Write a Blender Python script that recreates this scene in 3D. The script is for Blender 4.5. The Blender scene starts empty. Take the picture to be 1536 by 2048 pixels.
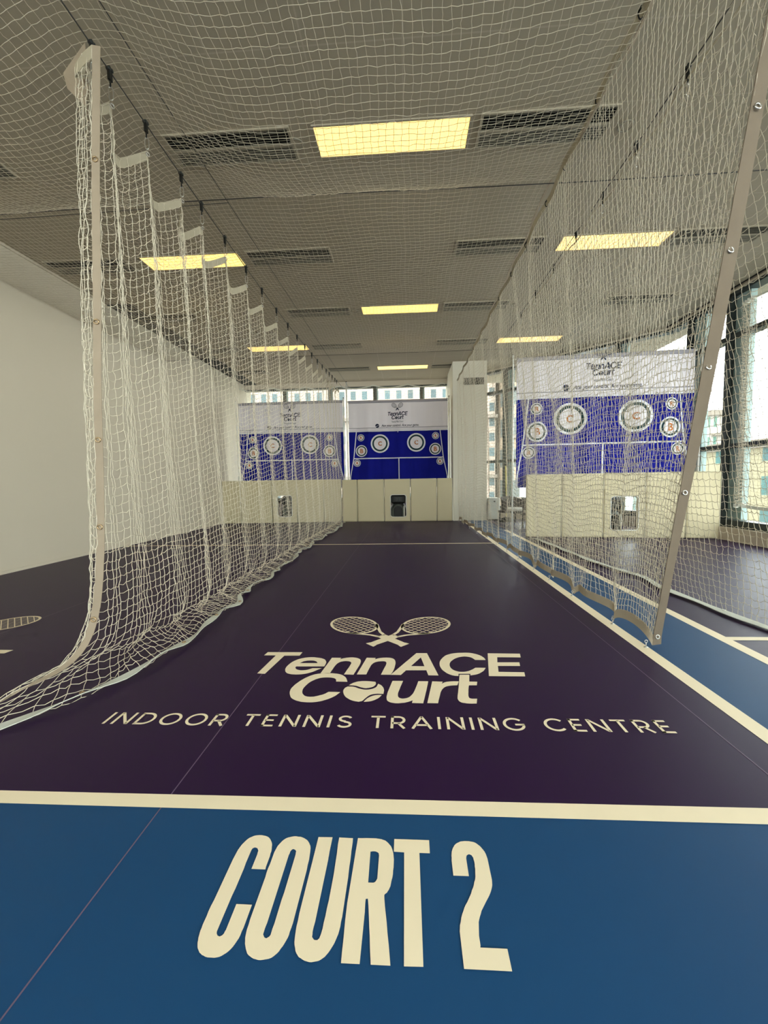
import bpy, math, json
import numpy as np
from mathutils import Vector, Matrix
from mathutils.geometry import tessellate_polygon

rng = np.random.default_rng(7)
C = bpy.context.scene.collection
SC = bpy.context.scene

# ------------------------------------------------------------------ materials
def mat(name, col, rough=0.6, spec=0.4, metal=0.0, bump=0.0, bscale=200.0, var=0.0, vscale=3.0, trans=0.0):
    m = bpy.data.materials.new(name); m.use_nodes = True
    nt = m.node_tree; b = nt.nodes['Principled BSDF']
    b.inputs['Base Color'].default_value = (*col, 1)
    b.inputs['Roughness'].default_value = rough
    b.inputs['Specular IOR Level'].default_value = spec
    b.inputs['Metallic'].default_value = metal
    tc = nt.nodes.new('ShaderNodeTexCoord')
    if var > 0:
        n = nt.nodes.new('ShaderNodeTexNoise'); n.inputs['Scale'].default_value = vscale; n.inputs['Detail'].default_value = 4
        nt.links.new(tc.outputs['Object'], n.inputs['Vector'])
        mx = nt.nodes.new('ShaderNodeMix'); mx.data_type = 'RGBA'
        mx.inputs['A'].default_value = (*[c * (1 - var) for c in col], 1)
        mx.inputs['B'].default_value = (*[min(1, c * (1 + var)) for c in col], 1)
        nt.links.new(n.outputs['Fac'], mx.inputs['Factor']); nt.links.new(mx.outputs['Result'], b.inputs['Base Color'])
    if bump > 0:
        n = nt.nodes.new('ShaderNodeTexNoise'); n.inputs['Scale'].default_value = bscale
        nt.links.new(tc.outputs['Object'], n.inputs['Vector'])
        bp = nt.nodes.new('ShaderNodeBump'); bp.inputs['Strength'].default_value = bump; bp.inputs['Distance'].default_value = 0.002
        nt.links.new(n.outputs['Fac'], bp.inputs['Height']); nt.links.new(bp.outputs['Normal'], b.inputs['Normal'])
    if trans > 0:
        tr = nt.nodes.new('ShaderNodeBsdfTranslucent'); tr.inputs['Color'].default_value = (*col, 1)
        ms = nt.nodes.new('ShaderNodeMixShader'); ms.inputs['Fac'].default_value = trans
        out = nt.nodes['Material Output']
        nt.links.new(b.outputs['BSDF'], ms.inputs[1]); nt.links.new(tr.outputs['BSDF'], ms.inputs[2])
        nt.links.new(ms.outputs['Shader'], out.inputs['Surface'])
    return m

def emis(name, col, k):
    m = bpy.data.materials.new(name); m.use_nodes = True
    nt = m.node_tree; b = nt.nodes['Principled BSDF']
    b.inputs['Base Color'].default_value = (.8, .8, .75, 1)
    b.inputs['Emission Color'].default_value = (*col, 1); b.inputs['Emission Strength'].default_value = k
    return m

def glassmat(name, tint):
    m = bpy.data.materials.new(name); m.use_nodes = True
    nt = m.node_tree; nt.nodes.remove(nt.nodes['Principled BSDF'])
    t = nt.nodes.new('ShaderNodeBsdfTransparent'); t.inputs['Color'].default_value = (*tint, 1)
    g = nt.nodes.new('ShaderNodeBsdfGlossy'); g.inputs['Roughness'].default_value = 0.02
    lw = nt.nodes.new('ShaderNodeLayerWeight'); pw = nt.nodes.new('ShaderNodeMath'); pw.operation = 'POWER'; pw.inputs[1].default_value = 5.0
    f = nt.nodes.new('ShaderNodeMath'); f.operation = 'MULTIPLY_ADD'; f.inputs[1].default_value = .55; f.inputs[2].default_value = .035
    nt.links.new(lw.outputs['Facing'], pw.inputs[0]); nt.links.new(pw.outputs[0], f.inputs[0])
    ms = nt.nodes.new('ShaderNodeMixShader'); out = nt.nodes['Material Output']
    nt.links.new(f.outputs[0], ms.inputs['Fac']); nt.links.new(t.outputs[0], ms.inputs[1]); nt.links.new(g.outputs[0], ms.inputs[2])
    nt.links.new(ms.outputs[0], out.inputs['Surface'])
    return m

def brickmat(name, c1, c2, mortar, w, h, msize, scale=1.0, rough=0.6, offset=0.0, vec=None, bump=0.0):
    """grid pattern: joints of tiles or the windows of a far facade"""
    m = bpy.data.materials.new(name); m.use_nodes = True
    nt = m.node_tree; b = nt.nodes['Principled BSDF']; b.inputs['Roughness'].default_value = rough
    b.inputs['Specular IOR Level'].default_value = 0.3
    tc = nt.nodes.new('ShaderNodeTexCoord')
    br = nt.nodes.new('ShaderNodeTexBrick'); br.offset = offset; br.squash = 1
    br.inputs['Color1'].default_value = (*c1, 1); br.inputs['Color2'].default_value = (*c2, 1); br.inputs['Mortar'].default_value = (*mortar, 1)
    br.inputs['Scale'].default_value = scale; br.inputs['Mortar Size'].default_value = msize
    br.inputs['Brick Width'].default_value = w; br.inputs['Row Height'].default_value = h
    if vec:
        sx = nt.nodes.new('ShaderNodeSeparateXYZ'); cx = nt.nodes.new('ShaderNodeCombineXYZ')
        nt.links.new(tc.outputs['Object'], sx.inputs[0])
        for i, a in enumerate(vec): nt.links.new(sx.outputs[a], cx.inputs[i])
        nt.links.new(cx.outputs[0], br.inputs['Vector'])
    else:
        nt.links.new(tc.outputs['Object'], br.inputs['Vector'])
    nt.links.new(br.outputs['Color'], b.inputs['Base Color'])
    return m

# ------------------------------------------------------------------ mesh helper
def wloc(o):
    v = Vector((0, 0, 0))
    while o is not None:
        v += o.location; o = o.parent
    return v

class MB:
    def __init__(s): s.v = []; s.f = []; s.m = []; s.mi = 0; s.n = 0
    def add(s, vs, fs):
        b = s.n; vs = np.asarray(vs, float).reshape(-1, 3); s.v.append(vs); s.n += len(vs)
        for f in fs: s.f.append([b + i for i in f]); s.m.append(s.mi)
        return s
    def box(s, x0, y0, z0, x1, y1, z1):
        vs = [(x, y, z) for z in (z0, z1) for y in (y0, y1) for x in (x0, x1)]
        return s.add(vs, [(0, 2, 3, 1), (4, 5, 7, 6), (0, 1, 5, 4), (2, 6, 7, 3), (0, 4, 6, 2), (1, 3, 7, 5)])
    def obox(s, c, ax, ay, az):
        """box from centre and three half-axis vectors"""
        c, ax, ay, az = map(np.array, (c, ax, ay, az))
        vs = [c + i * ax + j * ay + k * az for k in (-1, 1) for j in (-1, 1) for i in (-1, 1)]
        return s.add(vs, [(0, 2, 3, 1), (4, 5, 7, 6), (0, 1, 5, 4), (2, 6, 7, 3), (0, 4, 6, 2), (1, 3, 7, 5)])
    def tube(s, pts, r, sides=8, closed=False, caps=True):
        pts = np.asarray(pts, float); n = len(pts)
        if closed: t = np.roll(pts, -1, 0) - np.roll(pts, 1, 0)
        else: t = np.gradient(pts, axis=0)
        t /= np.maximum(np.linalg.norm(t, axis=1, keepdims=True), 1e-9)
        ref = np.where(np.abs(t[:, 2:3]) > .9, np.array([[1., 0, 0]]), np.array([[0, 0, 1.]]))
        a = np.cross(t, ref); a /= np.maximum(np.linalg.norm(a, axis=1, keepdims=True), 1e-9); b = np.cross(t, a)
        r = np.broadcast_to(np.asarray(r, float), (n,))[:, None]
        vs = []
        for k in range(sides):
            q = 2 * math.pi * k / sides; vs.append(pts + r * (math.cos(q) * a + math.sin(q) * b))
        vs = np.stack(vs, 1).reshape(-1, 3)
        fs = []
        for i in range(n if closed else n - 1):
            j = (i + 1) % n
            for k in range(sides):
                l = (k + 1) % sides; fs.append((i * sides + k, i * sides + l, j * sides + l, j * sides + k))
        if caps and not closed:
            fs.append(tuple(range(sides))[::-1]); fs.append(tuple((n - 1) * sides + k for k in range(sides)))
        return s.add(vs, fs)
    def strip(s, A, B):
        """single sheet between two rows of points"""
        A = np.asarray(A, float); B = np.asarray(B, float); n = len(A)
        return s.add(np.concatenate([A, B]), [(i, i + 1, n + i + 1, n + i) for i in range(n - 1)])
    def band(s, A, B, th):
        """webbing tape between two rows of points, with thickness"""
        A = np.asarray(A, float); B = np.asarray(B, float); n = len(A)
        t = np.gradient((A + B) / 2, axis=0); w = B - A; nn = np.cross(t, w); nn /= np.maximum(np.linalg.norm(nn, axis=1, keepdims=True), 1e-9)
        o = nn * th / 2; V = np.concatenate([A + o, B + o, B - o, A - o]); fs = []
        for i in range(n - 1):
            for k in range(4):
                l = (k + 1) % 4; fs.append((k * n + i, k * n + i + 1, l * n + i + 1, l * n + i))
        fs.append((0, n, 2 * n, 3 * n)); fs.append((n - 1, 4 * n - 1, 3 * n - 1, 2 * n - 1))
        return s.add(V, fs)
    def poly(s, contours, f):
        """filled flat polygon(s); f maps (x, y) to 3-D"""
        cs = [[Vector((p[0], p[1], 0)) for p in c] for c in contours]
        tr = tessellate_polygon(cs); pts = [f(p.x, p.y) for c in cs for p in c]
        return s.add(pts, tr)
    def loops(s, L, caps=True, closed=True):
        """skin through equal-length loops"""
        n = len(L[0]); fs = []
        for i in range(len(L) - 1):
            for k in range(n):
                l = (k + 1) % n; fs.append((i * n + k, i * n + l, (i + 1) * n + l, (i + 1) * n + k))
        if caps: fs.append(tuple(range(n))[::-1]); fs.append(tuple((len(L) - 1) * n + k for k in range(n)))
        return s.add(np.concatenate([np.asarray(q, float) for q in L]), fs)
    def build(s, name, mats, parent=None, smooth=False, bevel=0.0, solid=0.0):
        me = bpy.data.meshes.new(name); V = np.concatenate(s.v) if s.v else np.zeros((0, 3))
        if parent is not None: V = V - np.array(wloc(parent))
        me.from_pydata(V.tolist(), [], s.f)
        for m in (mats if isinstance(mats, (list, tuple)) else [mats]): me.materials.append(m)
        me.polygons.foreach_set('material_index', s.m)
        if smooth: me.polygons.foreach_set('use_smooth', [True] * len(s.f))
        me.update(); o = bpy.data.objects.new(name, me); C.objects.link(o)
        if parent is not None: o.parent = parent
        if bevel: b = o.modifiers.new('bevel', 'BEVEL'); b.width = bevel; b.segments = 2; b.limit_method = 'ANGLE'
        if solid: b = o.modifiers.new('solid', 'SOLIDIFY'); b.thickness = solid; b.offset = 0
        return o

def fast_mesh(name, V, Q, m, parent=None):
    """large quad mesh from numpy arrays"""
    me = bpy.data.meshes.new(name)
    if parent is not None: V = V - np.array(wloc(parent))
    me.vertices.add(len(V)); me.vertices.foreach_set('co', V.astype(np.float32).ravel())
    k = Q.shape[1]
    me.loops.add(Q.size); me.loops.foreach_set('vertex_index', Q.astype(np.int32).ravel())
    me.polygons.add(len(Q)); me.polygons.foreach_set('loop_start', np.arange(0, Q.size, k, dtype=np.int32))
    me.polygons.foreach_set('use_smooth', np.ones(len(Q), dtype=bool))
    me.materials.append(m); me.update(calc_edges=True); me.validate()
    o = bpy.data.objects.new(name, me); C.objects.link(o)
    if parent is not None: o.parent = parent
    return o

def strings(L, r):
    """L: (lines, points, 3) -> verts, quads of three-sided twine"""
    n, p, _ = L.shape
    t = np.gradient(L, axis=1); t /= np.maximum(np.linalg.norm(t, axis=2, keepdims=True), 1e-9)
    ref = np.where(np.abs(t[..., 2:3]) > .8, np.array([1., 0.3, 0]), np.array([0.2, 0, 1.]))
    a = np.cross(t, ref); a /= np.maximum(np.linalg.norm(a, axis=2, keepdims=True), 1e-9); b = np.cross(t, a)
    R = [L + r * (math.cos(q) * a + math.sin(q) * b) for q in (0.5, 0.5 + 2.094, 0.5 + 4.189)]
    V = np.stack(R, 2).reshape(-1, 3)
    i, j = np.meshgrid(np.arange(n), np.arange(p - 1), indexing='ij'); base = ((i * p + j) * 3).ravel()
    Q = np.concatenate([np.stack([base + k, base + (k + 1) % 3, base + 3 + (k + 1) % 3, base + 3 + k], 1) for k in range(3)])
    return V, Q

def netting(name, P, r, m, parent, droop=0.007, jit=0.005, knots=True):
    """P: (columns, rows, 3) knot positions of a square-mesh net"""
    nc, nr, _ = P.shape
    P = P + rng.normal(0, jit, P.shape)
    # verticals with a little zig-zag, horizontals sagging between knots
    def mids(A, sag, ax):
        M = (np.take(A, range(0, A.shape[1] - 1), 1) + np.take(A, range(1, A.shape[1]), 1)) / 2
        M = M + rng.normal(0, jit * .8, M.shape); M[..., 2] -= sag
        out = np.empty((A.shape[0], A.shape[1] * 2 - 1, 3)); out[:, 0::2] = A; out[:, 1::2] = M
        return out
    V1, Q1 = strings(mids(P, 0.0, 1), r)
    V2, Q2 = strings(mids(P.transpose(1, 0, 2), droop, 0), r)
    V = np.concatenate([V1, V2]); Q = np.concatenate([Q1, Q2 + len(V1)])
    return fast_mesh(name, V, Q, m, parent)

def tag(o, label=None, cat=None, group=None, kind=None):
    if label: o['label'] = label
    if cat: o['category'] = cat
    if group: o['group'] = group
    if kind: o['kind'] = kind
    return o
def thing(name, label, cat, loc=(0, 0, 0), group=None):
    o = bpy.data.objects.new(name, None); C.objects.link(o); o.location = loc; o.empty_display_size = .1
    return tag(o, label, cat, group)
def struct(o): o['kind'] = 'structure'; return o
def copy_tree(o, parent=None):
    c = o.copy(); C.objects.link(c)
    if parent is not None: c.parent = parent
    for ch in list(o.children): copy_tree(ch, c)
    return c

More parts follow.
